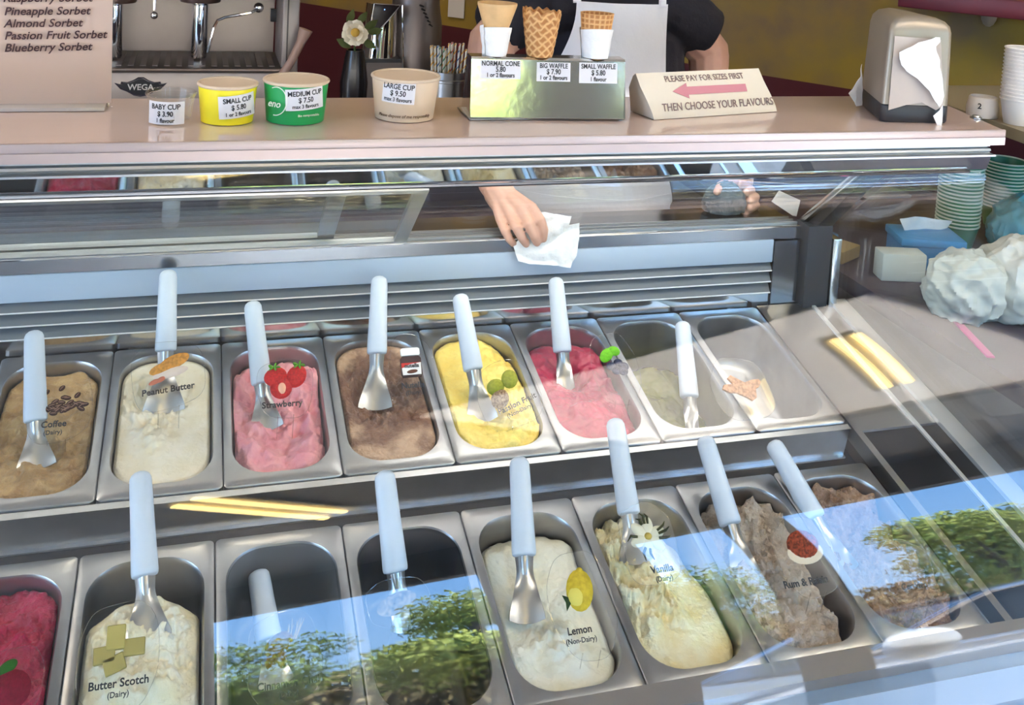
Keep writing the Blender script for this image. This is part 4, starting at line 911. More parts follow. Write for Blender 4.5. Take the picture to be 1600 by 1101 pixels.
y, b0, s_, H, Rt, Rb_ = cone_at(843, 16, 88, 60, 38, '', 0)
cn = thing('ice_cream_cone', b0, 'tall waffle cone without tissue, ragged at the rim', 'ice cream cone', 'cones in the steel holder')
waffle('cone', b0, H, Rb_, Rt, cn, 9, 5, True, 0.006)
y, b0, s_, H, Rt, Rb_ = cone_at(929, 20, 88, 51, 34, '', 0)
cn = thing('ice_cream_cone', b0, 'short waffle cone wrapped in tissue, right of the tall one', 'ice cream cone', 'cones in the steel holder')
waffle('cone', b0, H, Rb_, Rt, cn, 18, 9, False, 0.0)
wrap(b0, H*0.62, Rb_*1.0, Rb_+(Rt-Rb_)*0.66, cn, 1.2)

# folded card "please pay" sign
A2 = gz(1022, 187, ZT); B2 = gz(1214, 174, ZT); A2.z = B2.z = ZT; ux2 = (B2-A2).normalized(); uy2 = Vector((-ux2.y, ux2.x, 0)); W2 = (B2-A2).length; s2 = pxm((A2+B2)/2)
sg = thing('counter_sign', (A2+B2)/2, 'cream folded sign with a pink arrow pointing left', 'sign')
mb = MB(); H2 = 0.082
def sp_(q):
    # curved front: bottom flap, bulge, up to the ridge
    return q
prof = [(0.0, 0.0), (0.001, 0.012), (0.010, 0.034), (0.024, 0.060), (0.042, H2), (0.050, H2-0.006), (0.066, 0.05), (0.078, 0.0)]
n = len(prof)
for a in (0, W2): mb.v += [A2+ux2*(a-(0.020 if q[1] > 0.06 else 0.020*q[1]/0.06))+uy2*q[0]+UP*q[1] for q in prof]
mb.f = [tuple(range(n))[::-1], tuple(range(n, 2*n))]+[(k, (k+1) % n, n+(k+1) % n, n+k) for k in range(n)]; mb.sm = [False, False]+[True]*n
obj('card', mb, mat('cream_paper', (0.76, 0.69, 0.58), 0.5), sg, sharp=35)
def sgM(d, u0): # point on the front face at height fraction d (0..1 along profile between .012 and H2)
    pts = prof[1:5]; L_ = [0]
    for k in range(3): L_.append(L_[-1]+sqrt((pts[k+1][0]-pts[k][0])**2+(pts[k+1][1]-pts[k][1])**2))
    t = d*L_[-1]; k = 0
    while k < 2 and L_[k+1] < t: k += 1
    f = (t-L_[k])/(L_[k+1]-L_[k]); q = [pts[k][i]+(pts[k+1][i]-pts[k][i])*f for i in (0, 1)]
    dv = (pts[k+1][0]-pts[k][0], pts[k+1][1]-pts[k][1])
    o = A2+ux2*(u0*W2-(0.020 if q[1] > 0.06 else 0.020*q[1]/0.06))+uy2*q[0]+UP*q[1]
    M = frame(o, ux2, uy2*dv[0]+UP*dv[1]-ux2*0.10*dv[1]); return M @ Matrix.Translation((0, 0, 0.0009))
gry = mat('grey_ink', (0.24, 0.16, 0.15), 0.6)
obj('lettering', text_mb('PLEASE PAY FOR SIZES FIRST', 14.4*s2, sgM(0.80, 0.52), 0.008, depth=0.0002, xs=0.86), gry, sg)
obj('lettering', text_mb('THEN CHOOSE YOUR FLAVOURS', 17*s2, sgM(0.11, 0.54), 0.008, depth=0.0002, xs=0.86), gry, sg)
ar = [(-0.5, 0), (-0.30, 0.082), (-0.30, 0.042), (0.5, 0.042), (0.5, -0.042), (-0.30, -0.042), (-0.30, -0.082)]
obj('arrow', MB().prism([(a*W2*0.60, b_*W2*0.62) for a, b_ in ar], 'Z', 0.0004, 0.0008, sgM(0.49, 0.52)), mat('pink_arrow', (0.62, 0.24, 0.29), 0.6), sg)

# napkin dispenser
FL = gz(1375, 190, ZT); FR = gz(1481, 193, ZT); BL = gz(1342, 160, ZT)
for q in (FL, FR, BL): q.z = ZT
ux3 = (FR-FL).normalized(); uy3 = (BL-FL); dp = uy3.length; uy3 = uy3.normalized(); W3 = (FR-FL).length; s3 = pxm(FL)
nd = thing('napkin_dispenser', (FL+FR)/2, 'grey beige napkin dispenser with a black base', 'napkin dispenser')
def ring(z, ins, r=0.012):
    P2 = rr(W3/2, dp/2, W3-2*ins, dp-2*ins, r, 5, 5); return [FL+ux3*x+uy3*y+UP*z for x, y in P2]
def loft(rings, cap=True):
    mb = MB(); n = len(rings[0])
    for r in rings: mb.v += r
    for k in range(len(rings)-1):
        for j in range(n): mb.f.append((k*n+j, k*n+(j+1) % n, (k+1)*n+(j+1) % n, (k+1)*n+j))
    if cap: mb.f += [tuple(range(n))[::-1], tuple(range((len(rings)-1)*n, len(rings)*n))]
    mb.sm = [True]*len(mb.f); return mb
Hd = (190-30)*s3*0.995
obj('base', loft([ring(0, 0.002), ring(0.004, 0.0), ring(0.033, 0.0005), ring(0.035, 0.003)]), mat('charcoal_plastic', (0.025, 0.027, 0.034), 0.4), nd, sharp=50)
DISP = mat('dispenser_beige', (0.31, 0.27, 0.22), 0.32, 0.25)
def dome(r, k): # arch the top
    return [q+UP*(k*(1-((q-FL).dot(ux3)/W3*2-1)**2)) for q in r]
obj('body', loft([ring(0.0352, 0.001), ring(0.10, 0.003), ring(Hd-0.022, 0.0055), dome(ring(Hd-0.010, 0.009), 0.004), dome(ring(Hd-0.003, 0.018), 0.008), dome(ring(Hd, 0.034), 0.010)]), DISP, nd, sharp=60)
fM = frame(FL+UP*0.0, ux3, UP); fM = frame(FL-Vector((uy3.x, uy3.y, 0))*0.0, ux3, UP+uy3*0.02)
nrm3 = fM.to_3x3() @ Vector((0, 0, 1))
def onf(px, py, off=0.001): return hit(px, py, FL+nrm3*off, nrm3)
obj('opening', poly_cloth([onf(1398, 56, 0.0012), onf(1470, 62, 0.0012), onf(1474, 165, 0.0012), onf(1462, 172, 0.002), onf(1440, 160, 0.003), onf(1415, 164, 0.003), onf(1388, 172, 0.002)], 0.0008, 2, 0.0012), mat('napkin_shade', (0.46, 0.40, 0.36), 0.7), nd)
pts = [(1406, 82), (1436, 68), (1462, 58), (1471, 59), (1471, 66), (1464, 73), (1470, 96), (1474, 125), (1476, 150), (1473, 165), (1470, 168), (1464, 160), (1452, 142), (1436, 124), (1418, 112), (1410, 102)]
nap = obj('napkin', poly_cloth([onf(x, y, 0.016) for x, y in pts], 0.006, 4, 0.0008, scale=22), TISSUE, None, origin=onf(1440, 110, 0.016)); tag(nap, 'white napkin pulled from the front of the dispenser', 'napkin', 'napkins of the dispenser')
nap2 = MB().merge(poly_cloth([onf(1473, 164, 0.016), onf(1470, 168, 0.016), onf(1468, 172, 0.014), onf(1458, 181, 0.013), onf(1464, 196, 0.012), onf(1469, 204, 0.011), onf(1472, 190, 0.012)], 0.0015, 6, 0.0008, scale=22))
tag(obj('napkin', nap2, TISSUE, None, origin=onf(1468, 180, 0.013)), 'tip of a white napkin hanging over the black dispenser base', 'napkin', 'napkins of the dispenser')
nb = -ux3
pts = [(1346, 100), (1344, 120), (1336, 132), (1326, 146), (1330, 152), (1338, 166), (1346, 164), (1348, 140)]
o3 = FL+uy3*dp*0.7-ux3*0.004
bk = [hit(x, y, o3, ux3.lerp(-uy3, 0.6).normalized()) for x, y in pts]
tag(obj('napkin', poly_cloth(bk, 0.002, 9, 0.0008), TISSUE, None, origin=bk[3]), 'white napkin sticking out behind the dispenser on its left', 'napkin', 'napkins of the dispenser')
c = gz(1525, 184, ZT); c.z = ZT-0.0004
tag(obj('screw_cap', MB().lathe([(0.012, 0), (0.012, 0.002), (0.009, 0.003), (0.0075, 0.006), (0.0001, 0.007)], 28, Matrix.Translation(c)), STEEL, None, origin=c), 'small round steel cap on the counter by the dispenser', 'cap')

# ================================================================== BEHIND THE COUNTER
def gw(px, py, off=0.0): return hit(px, py, w0+wn*off, wn)
bench_m = mat('dark_purple_bench', (0.06, 0.045, 0.065), 0.45)
struct_b = thing('back_bench', (0.35, 1.2, 0), 'dark bench that carries the espresso machine and grinder', 'bench')
obj('top', MB().bbox((-1.2, 0.88, 1.005), (0.98, 1.40, 1.04), 0.004), mat('bench_top', (0.10, 0.05, 0.05), 0.4), struct_b)
obj('cupboard', MB().box((-1.18, 0.92, 0.0), (0.96, 1.38, 1.005)), bench_m, struct_b)
# espresso machine
em = thing('espresso_machine', (0.10, 1.1, 1.04), 'steel espresso machine with a black winged badge', 'espresso machine')
ESS = mat('machine_steel', (0.30, 0.25, 0.235), 0.36, 0.85, noise_amt=0.1, nscale=6); ESD = mat('machine_dark', (0.07, 0.06, 0.06), 0.4, 0.3); ESP = mat('machine_panel', (0.30, 0.26, 0.25), 0.35, 0.4)
x0, x1 = -0.46, 0.335
obj('back_panel', MB().box((x0, 1.24, 1.17), (x1, 1.26, 1.62)), ESS, em)
obj('front_panel', MB().bbox((x0, 0.985, 1.06), (gy(440, 130, 0.985).x, 1.0, gy(300, 113, 0.985).z), 0.004), ESP, em)
zt_ = gy(300, 111, 0.985).z
obj('drip_tray', MB().bbox((x0, 0.975, zt_), (gy(452, 110, 0.98).x, 1.24, zt_+0.010), 0.003), ESD, em)
mb = MB()
for k in range(26): mb.box((x0+0.02+k*0.03, 1.0, zt_+0.010), (x0+0.034+k*0.03, 1.22, zt_+0.0125))
obj('tray_grid', mb, mat('tray_dark_steel', (0.12, 0.10, 0.10), 0.4, 0.6), em)
obj('tray_edge', MB().tube([(x0, 0.975, zt_+0.004), (gy(452, 110, 0.975).x, 0.975, zt_+0.004)], 0.005, 8), ESS, em)
obj('foot_panel', MB().box((x0, 1.0, 1.04), (x1, 1.22, 1.06)), ESD, em)
xa = gy(440, 60, 1.0).x; xb = gy(470, 60, 1.0).x
obj('side_panel', MB().bbox((xa, 0.99, 1.04), (xb-0.006, 1.26, 1.62), 0.006), ESP, em)
obj('side_strip', MB().box((xa+0.012, 0.986, 1.12), (xa+0.016, 0.990, 1.6)), ESD, em)
obj('outlet_cover', MB().bbox((gy(424, 20, 1.2).x, 1.225, gy(424, 34, 1.23).z), (gy(436, 20, 1.2).x+0.02, 1.24, gy(424, 14, 1.23).z), 0.003), BLACK, em)
obj('top_hood', MB().bbox((x0, 0.99, gy(300, -2, 0.99).z+0.015), (x1, 1.26, 1.62), 0.01), ESP, em)
for (px, w) in ((312, 24), (178, 26)):
    tz = gy(px, 0, 1.10).z; bz = gy(px, 92, 1.10).z; cx = gy(px, 40, 1.10).x; r = w/2*pxm(Vector((cx, 1.1, 1.3)))
    g = obj('group_head', MB().lathe([(r*0.9, bz+0.004), (r, bz+0.01), (r, tz-0.012), (r*1.25, tz-0.008), (r*1.25, tz+0.06)], 28, Matrix.Translation((cx, 1.10, 0))), CHROME, em)
    obj('collar', MB().lathe([(r*2.5, tz-0.004), (r*2.6, tz+0.004), (r*2.6, tz+0.05), (r*2, tz+0.06)], 28, Matrix.Translation((cx, 1.10, 0))), mat('brown_collar', (0.14, 0.08, 0.07), 0.3, 0.5), g)
w = obj('steam_wand', MB().tube([gy(242, -12, 1.02), gy(241, 16, 1.02)], 0.0035, 8).ball(gy(241, 24, 1.02), 0.010), CHROME, em)
obj('steam_wand', MB().tube([gy(402, 14, 1.05), gy(392, 20, 1.03), gy(352, 27, 1.02), gy(340, 32, 1.02), gy(334, 44, 1.02), gy(324, 82, 1.02)], 0.0042, 8).ball(gy(404, 12, 1.06), 0.014), CHROME, em)
bd = gy(220, 135, 0.9845); sb = pxm(bd); Mb = frame(bd, (1, 0, 0), (0, 0, 1))
outl = [(-39, 6), (-30, 4), (-29, 8), (-20, 7), (-12, 10), (-4, 15), (4, 15), (12, 10), (20, 7), (29, 8), (30, 4), (39, 6), (30, -4), (20, -8), (10, -14), (0, -16), (-10, -14), (-20, -8), (-30, -4)]
bg = obj('badge', MB().prism([(x*sb, y*sb) for x, y in outl], 'Z', 0, 0.003, Mb), CHROME, em)
obj('badge_face', MB().prism([(x*sb*0.90, y*sb*0.84) for x, y in outl], 'Z', 0.003, 0.004, Mb), BLACK, bg)
obj('lettering', text_mb('WEGA', 13*sb, Mb @ Matrix.Translation((0, -1*sb, 0.0045)), 0.02), mat('silver_letter', (0.75, 0.73, 0.72), 0.3, 0.6), bg)
obj('frother_arm', MB().tube([gy(438, 122, 0.96), gy(455, 96, 0.955), gy(470, 66, 0.95), gy(478, 46, 0.95)], [0.012, 0.011, 0.012, 0.019], 12), mat('pinkish_hose', (0.34, 0.22, 0.18), 0.5), em)
# coffee grinder
gr = thing('coffee_grinder', (gy(635, 150, 1.05).x, 1.08, 1.04), 'silver coffee grinder with a slanted black display', 'coffee grinder')
GY = 1.02; gc = gy(648, 60, GY+0.10); gs = pxm(gc)
obj('body', MB().lathe([(42*gs, 1.04), (44*gs, 1.06), (44*gs, 1.20), (42*gs, 1.34), (37*gs, 1.40), (36*gs, 1.44), (30*gs, 1.46)], 36, Matrix.Translation((gc.x, GY+0.105, 0))), mat('grinder_grey', (0.20, 0.17, 0.165), 0.4, 0.7), gr)
def slab(px_pts, y0, y1):
    f = [gy(x, y, y0) for x, y in px_pts]; b_ = [Vector((q.x, y1, q.z)) for q in f]; n = len(f); mb = MB()
    mb.add(f+b_, [tuple(range(n))[::-1], tuple(range(n, 2*n))]+[(k, (k+1) % n, n+(k+1) % n, n+k) for k in range(n)]); return mb
sg2 = MB(); P_ = [(570, 92), (576, 60), (581, 38), (590, 45), (600, 36), (628, 10), (626, 50), (624, 92)]
tp_ = gy(600, 92, GY).z
def spout(u, v):
    a = -pi/2+(u-0.5)*pi*0.98; zt = 1.275+0.0*v; z = gy(600, 93, GY).z+(gy(600, 9, GY).z-gy(600, 93, GY).z)*v
    cut = 0; w_ = (27-3*v)*gs; return Vector((gy(598, 50, GY).x+w_*cos(a)+(4*v)*gs, GY+0.055+0.055*sin(a)*(1-0.0*v)+0.02*v, z))
obj('spout', MB().sheet(spout, 28, 10, 0.004), CHROME, gr)
obj('display', slab([(580, 39), (586, 7), (624, 9), (603, 34), (592, 46), (584, 44)], GY-0.006, GY+0.03), mat('display_black', (0.006, 0.007, 0.012), 0.12), gr)
fr_ = MB(); pz = [gy(x, y, GY-0.007) for x, y in ((579, 40), (585, 6), (626, 8), (604, 35), (592, 47), (583, 46), (579, 40))]; fr_.tube(pz, 0.0022, 6); obj('display_frame', fr_, CHROME, gr)
obj('indicator', MB().ball(gy(601, 15, GY-0.007), 0.0016), mat('blue_led', (0.1, 0.2, 1), 0.4, emit=((0.15, 0.3, 1), 2)), gr)
obj('spout_lip', slab([(569, 92), (626, 92), (625, 98), (571, 98)], GY-0.004, GY+0.06), BLACK, gr)
obj('stand', slab([(574, 98), (630, 98), (632, 175), (570, 175)], GY+0.01, GY+0.10), mat('grinder_stand', (0.20, 0.17, 0.17), 0.4, 0.4), gr)
obj('edge_strip', MB().tube([gy(629, 8, GY), gy(630, 140, GY)], 0.0022, 6), CHROME, gr)
mb = MB()
for k in range(6):
    a = gy(656+k*3.0, 8+k*6, GY+0.03); b_ = gy(670+k*2.2, 14+k*6.5, GY+0.05); mb.tube([a, b_], 0.0028, 6)
obj('vent', mb, BLACK, gr)
# flower in a dark vase
vs_ = gy(552, 150, 0.955); vz = thing('flower_vase', (vs_.x, 0.955, 1.04), 'white rose in a dark vase beside the grinder', 'flower vase')
obj('vase', MB().lathe([(0.022, 1.04), (0.034, 1.10), (0.038, 1.20), (0.028, 1.27), (0.024, 1.29), (0.021, 1.29), (0.02, 1.25)], 28, Matrix.Translation((vs_.x, 0.955, 0))), mat('dark_vase', (0.012, 0.010, 0.012), 0.25), vz)
fc = gy(554, 52, 0.94); rs = pxm(fc); rnd = random.Random(2)
pet = MB()
for k in range(16):
    lay = 0 if k < 5 else (1 if k < 10 else 2); a = k*2.4; op = (0.35, 0.75, 1.15)[lay]; R_ = (10, 16, 21)[lay]*rs
    Mp = Matrix.Translation(fc) @ Matrix.Rotation(radians(65), 4, 'X') @ Matrix.Rotation(a, 4, 'Z') @ Matrix.Rotation(op, 4, 'Y')
    def pf(u, v): 
        t_ = (u-0.5)*2; w_ = sin(pi*min(1, 0.12+v*0.80))*0.62; return Mp @ Vector((R_*0.35*sin(v*2.2)*0.6+0.12*R_*t_*t_, R_*w_*t_, R_*v))
    pet.merge(MB().sheet(pf, 6, 6, 0.0008))
obj('rose', pet, mat('rose_white', (0.80, 0.74, 0.60), 0.7), vz)
obj('rose_centre', MB().ball(fc+Vector((0, -0.012, 0.004)), 7*rs), mat('rose_gold', (0.62, 0.38, 0.06), 0.7), vz)
lf = MB()
for (dx, dy, a) in ((26, 14, 0.6), (32, 4, 0.2), (-6, 26, 1.2), (24, -16, -0.6), (12, 24, 0.9), (-16, -16, 2.6)):
    q = gy(553+dx, 52-dy, 0.955); Ml = frame(q, (cos(a), 0, sin(a)), (-sin(a), -0.4, cos(a)))
    lf.sheet(lambda u, v: Ml @ Vector(((u-0.5)*0.046, (v-0.5)*0.024*sin(pi*min(0.98, max(0.02, u))), 0.004*sin(u*3))), 8, 4, 0.0006)
obj('leaves', lf, mat('rose_leaf', (0.10, 0.13, 0.04), 0.6), vz)
obj('stem', MB().tube([fc, Vector((vs_.x, 0.955, 1.26))], 0.003, 6), mat('stem_green', (0.05, 0.09, 0.02), 0.6), vz)
# straws in a steel tin
tc = gy(699, 150, 0.96); ts_ = pxm(tc)
tin = thing('straw_tin', (tc.x, 0.96, 1.04), 'round steel tin full of striped straws', 'tin')
zr = gy(699, 110, 0.96).z
obj('can', MB().lathe([(28*ts_, 1.04), (28*ts_, zr-0.03), (29.5*ts_, zr-0.028), (29.5*ts_, zr-0.022), (28*ts_, zr-0.02), (28.5*ts_, zr), (27*ts_, zr), (27*ts_, 1.06), (0.001, 1.06)], 36, Matrix.Translation((tc.x, 0.96, 0))), STEEL, tin)
rnd = random.Random(11)
scol = [((0.75, 0.75, 0.70), (0.03, 0.22, 0.10)), ((0.78, 0.75, 0.70), (0.55, 0.05, 0.05)), ((0.78, 0.76, 0.70), (0.75, 0.40, 0.05)), ((0.75, 0.76, 0.75), (0.05, 0.15, 0.35))]
for k in range(20):
    px = 670+k*2.85; dx = (k-9.5)*1.5; tpz = gy(px+dx*0.4, 66+rnd.uniform(0, 12), 0.96); yy = 0.96+rnd.uniform(-0.022, 0.022)
    b_ = Vector((tc.x+(px-699)*ts_*0.62, yy, 1.062)); tt = Vector((tc.x+(px-699)*ts_*1.0, yy+rnd.uniform(-0.006, 0.006), tpz.z))
    a, c2 = scol[rnd.choice((0, 0, 1, 2, 2, 3))]
    Ms = mat('straw_%d' % scol.index((a, c2)), a, 0.5); 
    mb = MB(); st = MB(); n_ = 26; ax_ = (tt-b_)
    mb.tube([b_, tt], 0.0030, 8)
    e1 = ax_.cross(Vector((0, 1, 0))).normalized(); e2 = ax_.cross(e1).normalized()
    st.tube([b_+ax_*(0.45+0.55*q/60)+(e1*cos(q*0.55)+e2*sin(q*0.55))*0.0024 for q in range(61)], 0.0017, 5)
    o = obj('drinking_straw', mb, Ms, None, origin=b_); col = ['green', 'red', 'orange', 'blue'][scol.index((a, c2))]
    tag(o, 'white paper straw with %s stripes standing in the steel tin' % col, 'straw', 'striped straws in the tin: '+col)
    obj('stripe', st, mat('stripe_'+col, c2, 0.5), o)
# poster and the maroon wall shelf
q = [gw(x, y, 0.003) for x, y in ((702, -20), (727, -20), (725, 29), (700, 26))]; q2 = [v+wn*0.002 for v in q]
tag(obj('wall_notice', MB().add(q+q2, [(0, 1, 2, 3), (7, 6, 5, 4), (0, 4, 5, 1), (1, 5, 6, 2), (2, 6, 7, 3), (3, 7, 4, 0)]), mat('notice_paper', (0.70, 0.68, 0.66), 0.7), None, origin=q[3]), 'white paper notice on the yellow wall above the straws', 'notice')
sh = gw(1490, 9, 0.0); Msh = frame(sh, wd, UP)
shf = thing('wall_shelf', sh, 'maroon shelf on the yellow wall at the top right', 'shelf')
obj('board', MB().bbox((-0.10, 0.0, 0.001), (0.34, 0.05, 0.22), 0.004, 2, Msh), mat('shelf_maroon', (0.12, 0.01, 0.022), 0.45), shf)
obj('bracket', MB().ball((0, 0, 0), (0.022, 0.035, 0.022)).xf(Msh @ Matrix.Translation((0.10, -0.012, 0.024))), mat('bracket_grey', (0.30, 0.25, 0.2), 0.5), shf)

# side ledge and side bench right of the case
obj_l = thing('side_ledge', (2.0, 0.1, 1.29), 'olive brown ledge running from the counter end to the wall', 'ledge')
obj('board', MB().prism([(1.76, -0.17), (2.70, -0.17), (2.36, 0.36), (1.80, 0.36)], 'Z', 1.288, 1.312), mat('olive_board', (0.26, 0.22, 0.14), 0.5), obj_l)
obj('wall_bracket', MB().prism([(2.40, -0.15), (2.70, -0.15), (2.55, 0.06), (2.36, 0.30)], 'Z', 1.24, 1.288), ESD, obj_l)
sb_ = thing('side_bench', (2.0, 0, 0), 'dark purple side bench at the right of the case', 'bench')
ZB = 0.95
obj('top', MB().prism([(1.50, -0.56), (2.9, -0.56), (2.62, 0.06), (1.78, 1.08), (1.50, 1.08)], 'Z', ZB-0.035, ZB), bench_m, sb_)
obj('cupboard', MB().prism([(1.54, -0.54), (2.85, -0.54), (2.55, 0.06), (1.74, 1.04), (1.54, 1.04)], 'Z', 0.0, ZB-0.035), mat('bench_front', (0.18, 0.16, 0.17), 0.5), sb_)
def stack(cx, ybase, wpx, n, dz, z0, m, rimm, what, grp, ht):
    b_ = gz(cx, ybase, z0); s_ = pxm(b_); R = wpx*s_/2; proto = None
    for k in range(n):
        loc = Vector((b_.x, b_.y, z0+k*dz+0.0002))
        lab = ('lowest ' if k == 0 else 'topmost ' if k == n-1 else '')+what
        if proto is None:
            t = thing('paper_cup', loc, lab, 'cup', grp); T = Matrix.Translation(loc)
            obj('wall', MB().lathe([(R*0.72, 0.0), (R*0.97, ht-0.003), (R*0.95, ht-0.003), (R*0.70, 0.002), (0.001, 0.003)], 32, T), m, t)
            obj('rim', MB().lathe([(R*0.97+0.0022*cos(a), ht-0.002+0.0022*sin(a)) for a in [2*pi*q/8 for q in range(9)]], 32, T, closed=True), rimm, t); proto = t
        else:
            t = proto.copy(); COL.objects.link(t); t.location = loc; t['label'] = lab
            for ch in proto.children: c_ = ch.copy(); COL.objects.link(c_); c_.parent = t
GR = mat('green_stack_card', (0.02, 0.20, 0.12), 0.4); WRM = mat('stack_rim', (0.62, 0.72, 0.64), 0.5)
stack(1492, 384, 66, 18, 0.0088, ZB, GR, WRM, 'green cup of the nested stack on the side bench, left stack', 'left green cup stack', 0.06)
stack(1562, 352, 66, 14, 0.0088, ZB, GR, WRM, 'green cup of the nested stack on the side bench, right stack', 'right green cup stack', 0.06)
WH = mat('white_stack_card', (0.72, 0.68, 0.64), 0.5)
stack(1590, 193, 58, 15, 0.0078, 1.3125, WH, WH, 'white cup of the tall nested stack on the olive ledge', 'white cup stack', 0.055)
tb = gz(1534, 181, 1.3125); tbs = pxm(tb); tub = thing('white_tub', Vector((tb.x, tb.y, 1.3125)), 'small white tub marked with a 2 on the ledge', 'tub')
obj('tub', MB().lathe([(23*tbs, 0), (24*tbs, 0.02), (21*tbs, 0.042), (19.5*tbs, 0.044), (19*tbs, 0.038), (0.001, 0.037)], 32, Matrix.Translation((tb.x, tb.y, 1.3125))), WH, tub)
x_, n_ = face_to_cam(tb); obj('lettering', text_mb('2', 12*tbs, frame(tb+n_*(23.6*tbs+0.0004)+UP*0.026-x_*0.006, x_, UP), 0.02), INK, tub)
# clutter on the side bench
def bx_at(name, label, cat, px, py, w, d, h, m, rot=0.0, lid=None):
    o = gz(px, py, ZB); t = thing(name, o, label, cat); M = Matrix.Translation(o) @ Matrix.Rotation(rot, 4, 'Z')
    obj('box', MB().bbox((-w/2, 0, 0.0002), (w/2, d, h), 0.004, 2, M), m, t)
    if lid: obj('lid', MB().bbox((-w/2-0.004, -0.004, h), (w/2+0.004, d+0.004, h+0.018), 0.004, 2, M), lid, t)
    return t, o, M
blu = mat('blue_box', (0.04, 0.22, 0.50), 0.4); blu2 = mat('blue_lid', (0.06, 0.30, 0.62), 0.4)
bx_at('storage_box', 'blue box with a lid behind the white carton on the side bench', 'box', 1455, 424, 0.14, 0.10, 0.055, blu, -0.3, blu2)
t, o, M = bx_at('carton', 'open white carton in front of the blue box on the bench', 'carton', 1411, 441, 0.098, 0.05, 0.062, mat('white_carton', (0.66, 0.72, 0.70), 0.6), -0.25)
bx_at('storage_box', 'low mustard yellow box near the end post', 'box', 1330, 408, 0.085, 0.06, 0.03, mat('mustard_box', (0.42, 0.30, 0.13), 0.5), 0.5)
bx_at('storage_box', 'small blue grey box beside the end post', 'box', 1296, 400, 0.05, 0.05, 0.05, mat('bluegrey_box', (0.12, 0.22, 0.34), 0.5), 0.2)
tz = gz(1440, 412, ZB).y
pts = [(1408, 343), (1432, 339), (1462, 342), (1490, 346), (1478, 362), (1460, 370), (1444, 376), (1424, 392)]
o_t = gy(1440, 360, tz+0.02)
tag(obj('paper_towel', poly_cloth([gy(x, y, tz+0.02) for x, y in pts], 0.006, 3, 0.001, scale=16), TISSUE, None, origin=o_t), 'white paper towel poking up from the blue box', 'paper towel')
o = gz(1372, 332, ZB); cs_ = pxm(o); t = thing('plastic_tub', o, 'clear plastic food tub at the back of the side bench', 'tub')
obj('tub', loft([[o+Vector((x, y, z)) for x, y in rr(0, 0, w_, d_, 0.012, 4, 3)] for z, w_, d_ in ((0.0005, 0.11, 0.07), (0.05, 0.13, 0.085), (0.052, 0.134, 0.089))]), ACRYL, t)
obj('lid', loft([[o+Vector((x, y, z)) for x, y in rr(0, 0, w_, d_, 0.012, 4, 3)] for z, w_, d_ in ((0.0525, 0.138, 0.093), (0.058, 0.138, 0.093), (0.060, 0.12, 0.08))]), mat('clear_lid', (0.42, 0.44, 0.44), 0.2), t)
# white plastic bag, crumpled
o = gz(1578, 508, ZB); bag = MB(); rnd = random.Random(8)
def bagf(cx, cy, cz, rx, ry, rz, seed):
    M = MB().ball((0, 0, 0), 1, u=110, v=64); c = Vector((cx, cy, cz))
    for v in M.v:
        d = v.normalized(); k = 1+0.15*(1-2*abs(noise.noise(d*1.9+Vector((seed, 0, 0)))))+0.06*(1-2*abs(noise.noise(d*4+Vector((0, seed, 0)))))+0.02*noise.noise(d*9)
        v.x, v.y, v.z = c.x+d.x*rx*k, c.y+d.y*ry*k, max(ZB+0.0006, c.z+d.z*rz*k)
    return M
for (dx, dy, dz, a, b_, c_, sd_) in ((-0.06, 0.06, 0.055, 0.075, 0.07, 0.07, 1), (0.06, 0.05, 0.06, 0.09, 0.08, 0.085, 5)):
    bag.merge(bagf(o.x+dx, o.y+dy, ZB+dz, a, b_, c_, sd_))
tag(obj('plastic_bag', bag, mat('white_bag', (0.56, 0.58, 0.55), 0.45), None, origin=o), 'crumpled white plastic bag on the right of the side bench', 'bag')
o = gz(1590, 405, ZB); tag(obj('plastic_bag', bagf(o.x+0.03, o.y+0.03, ZB+0.06, 0.07, 0.06, 0.075, 9), mat('teal_bag', (0.10, 0.36, 0.45), 0.45), None, origin=o), 'teal plastic bag behind the white bag at the right edge', 'bag')
o = gz(1470, 478, ZB); e = gz(1548, 560, ZB); M = frame((o+e)/2+UP*0.0005, (e-o), (0, 0, 1)); Lh = (e-o).length/2
tag(obj('ruler', MB().bbox((-Lh, 0, -0.008), (Lh, 0.004, 0.008), 0.001, 1, M), mat('magenta_plastic', (0.45, 0.03, 0.20), 0.4), None, origin=o), 'thin magenta strip lying in front of the white bag', 'strip')

# ================================================================== THE PERSON
def capsule_chain(pts, rad, seg=14, flat_=None, endk=1.0):
    """closed tapered tube with rounded ends; flat_ = (axis, factor) squashes the section"""
    P_ = [Vector(p) for p in pts]; Q = []; Rd = []
    for k in range(len(P_)-1):
        n_ = max(2, int((P_[k+1]-P_[k]).length/0.012))
        for j in range(n_):
            t = j/n_; Q.append(P_[k].lerp(P_[k+1], t)); tt = t*t*(3-2*t); Rd.append(rad[k]*(1-tt)+rad[k+1]*tt)
    Q.append(P_[-1]); Rd.append(rad[-1])
    a = (Q[0]-Q[1]).normalized(); b = (Q[-1]-Q[-2]).normalized()
    for f, g in ((0.55, 0.83), (0.85, 0.53), (0.98, 0.2)):
        Q.insert(0, P_[0]+a*rad[0]*f); Rd.insert(0, rad[0]*g); Q.append(P_[-1]+b*rad[-1]*f*endk); Rd.append(rad[-1]*g)
    mb = MB().tube(Q, Rd, seg)
    if flat_:
        ax, f, c = flat_
        for v in mb.v: v[ax] = c+(v[ax]-c)*f
    return mb
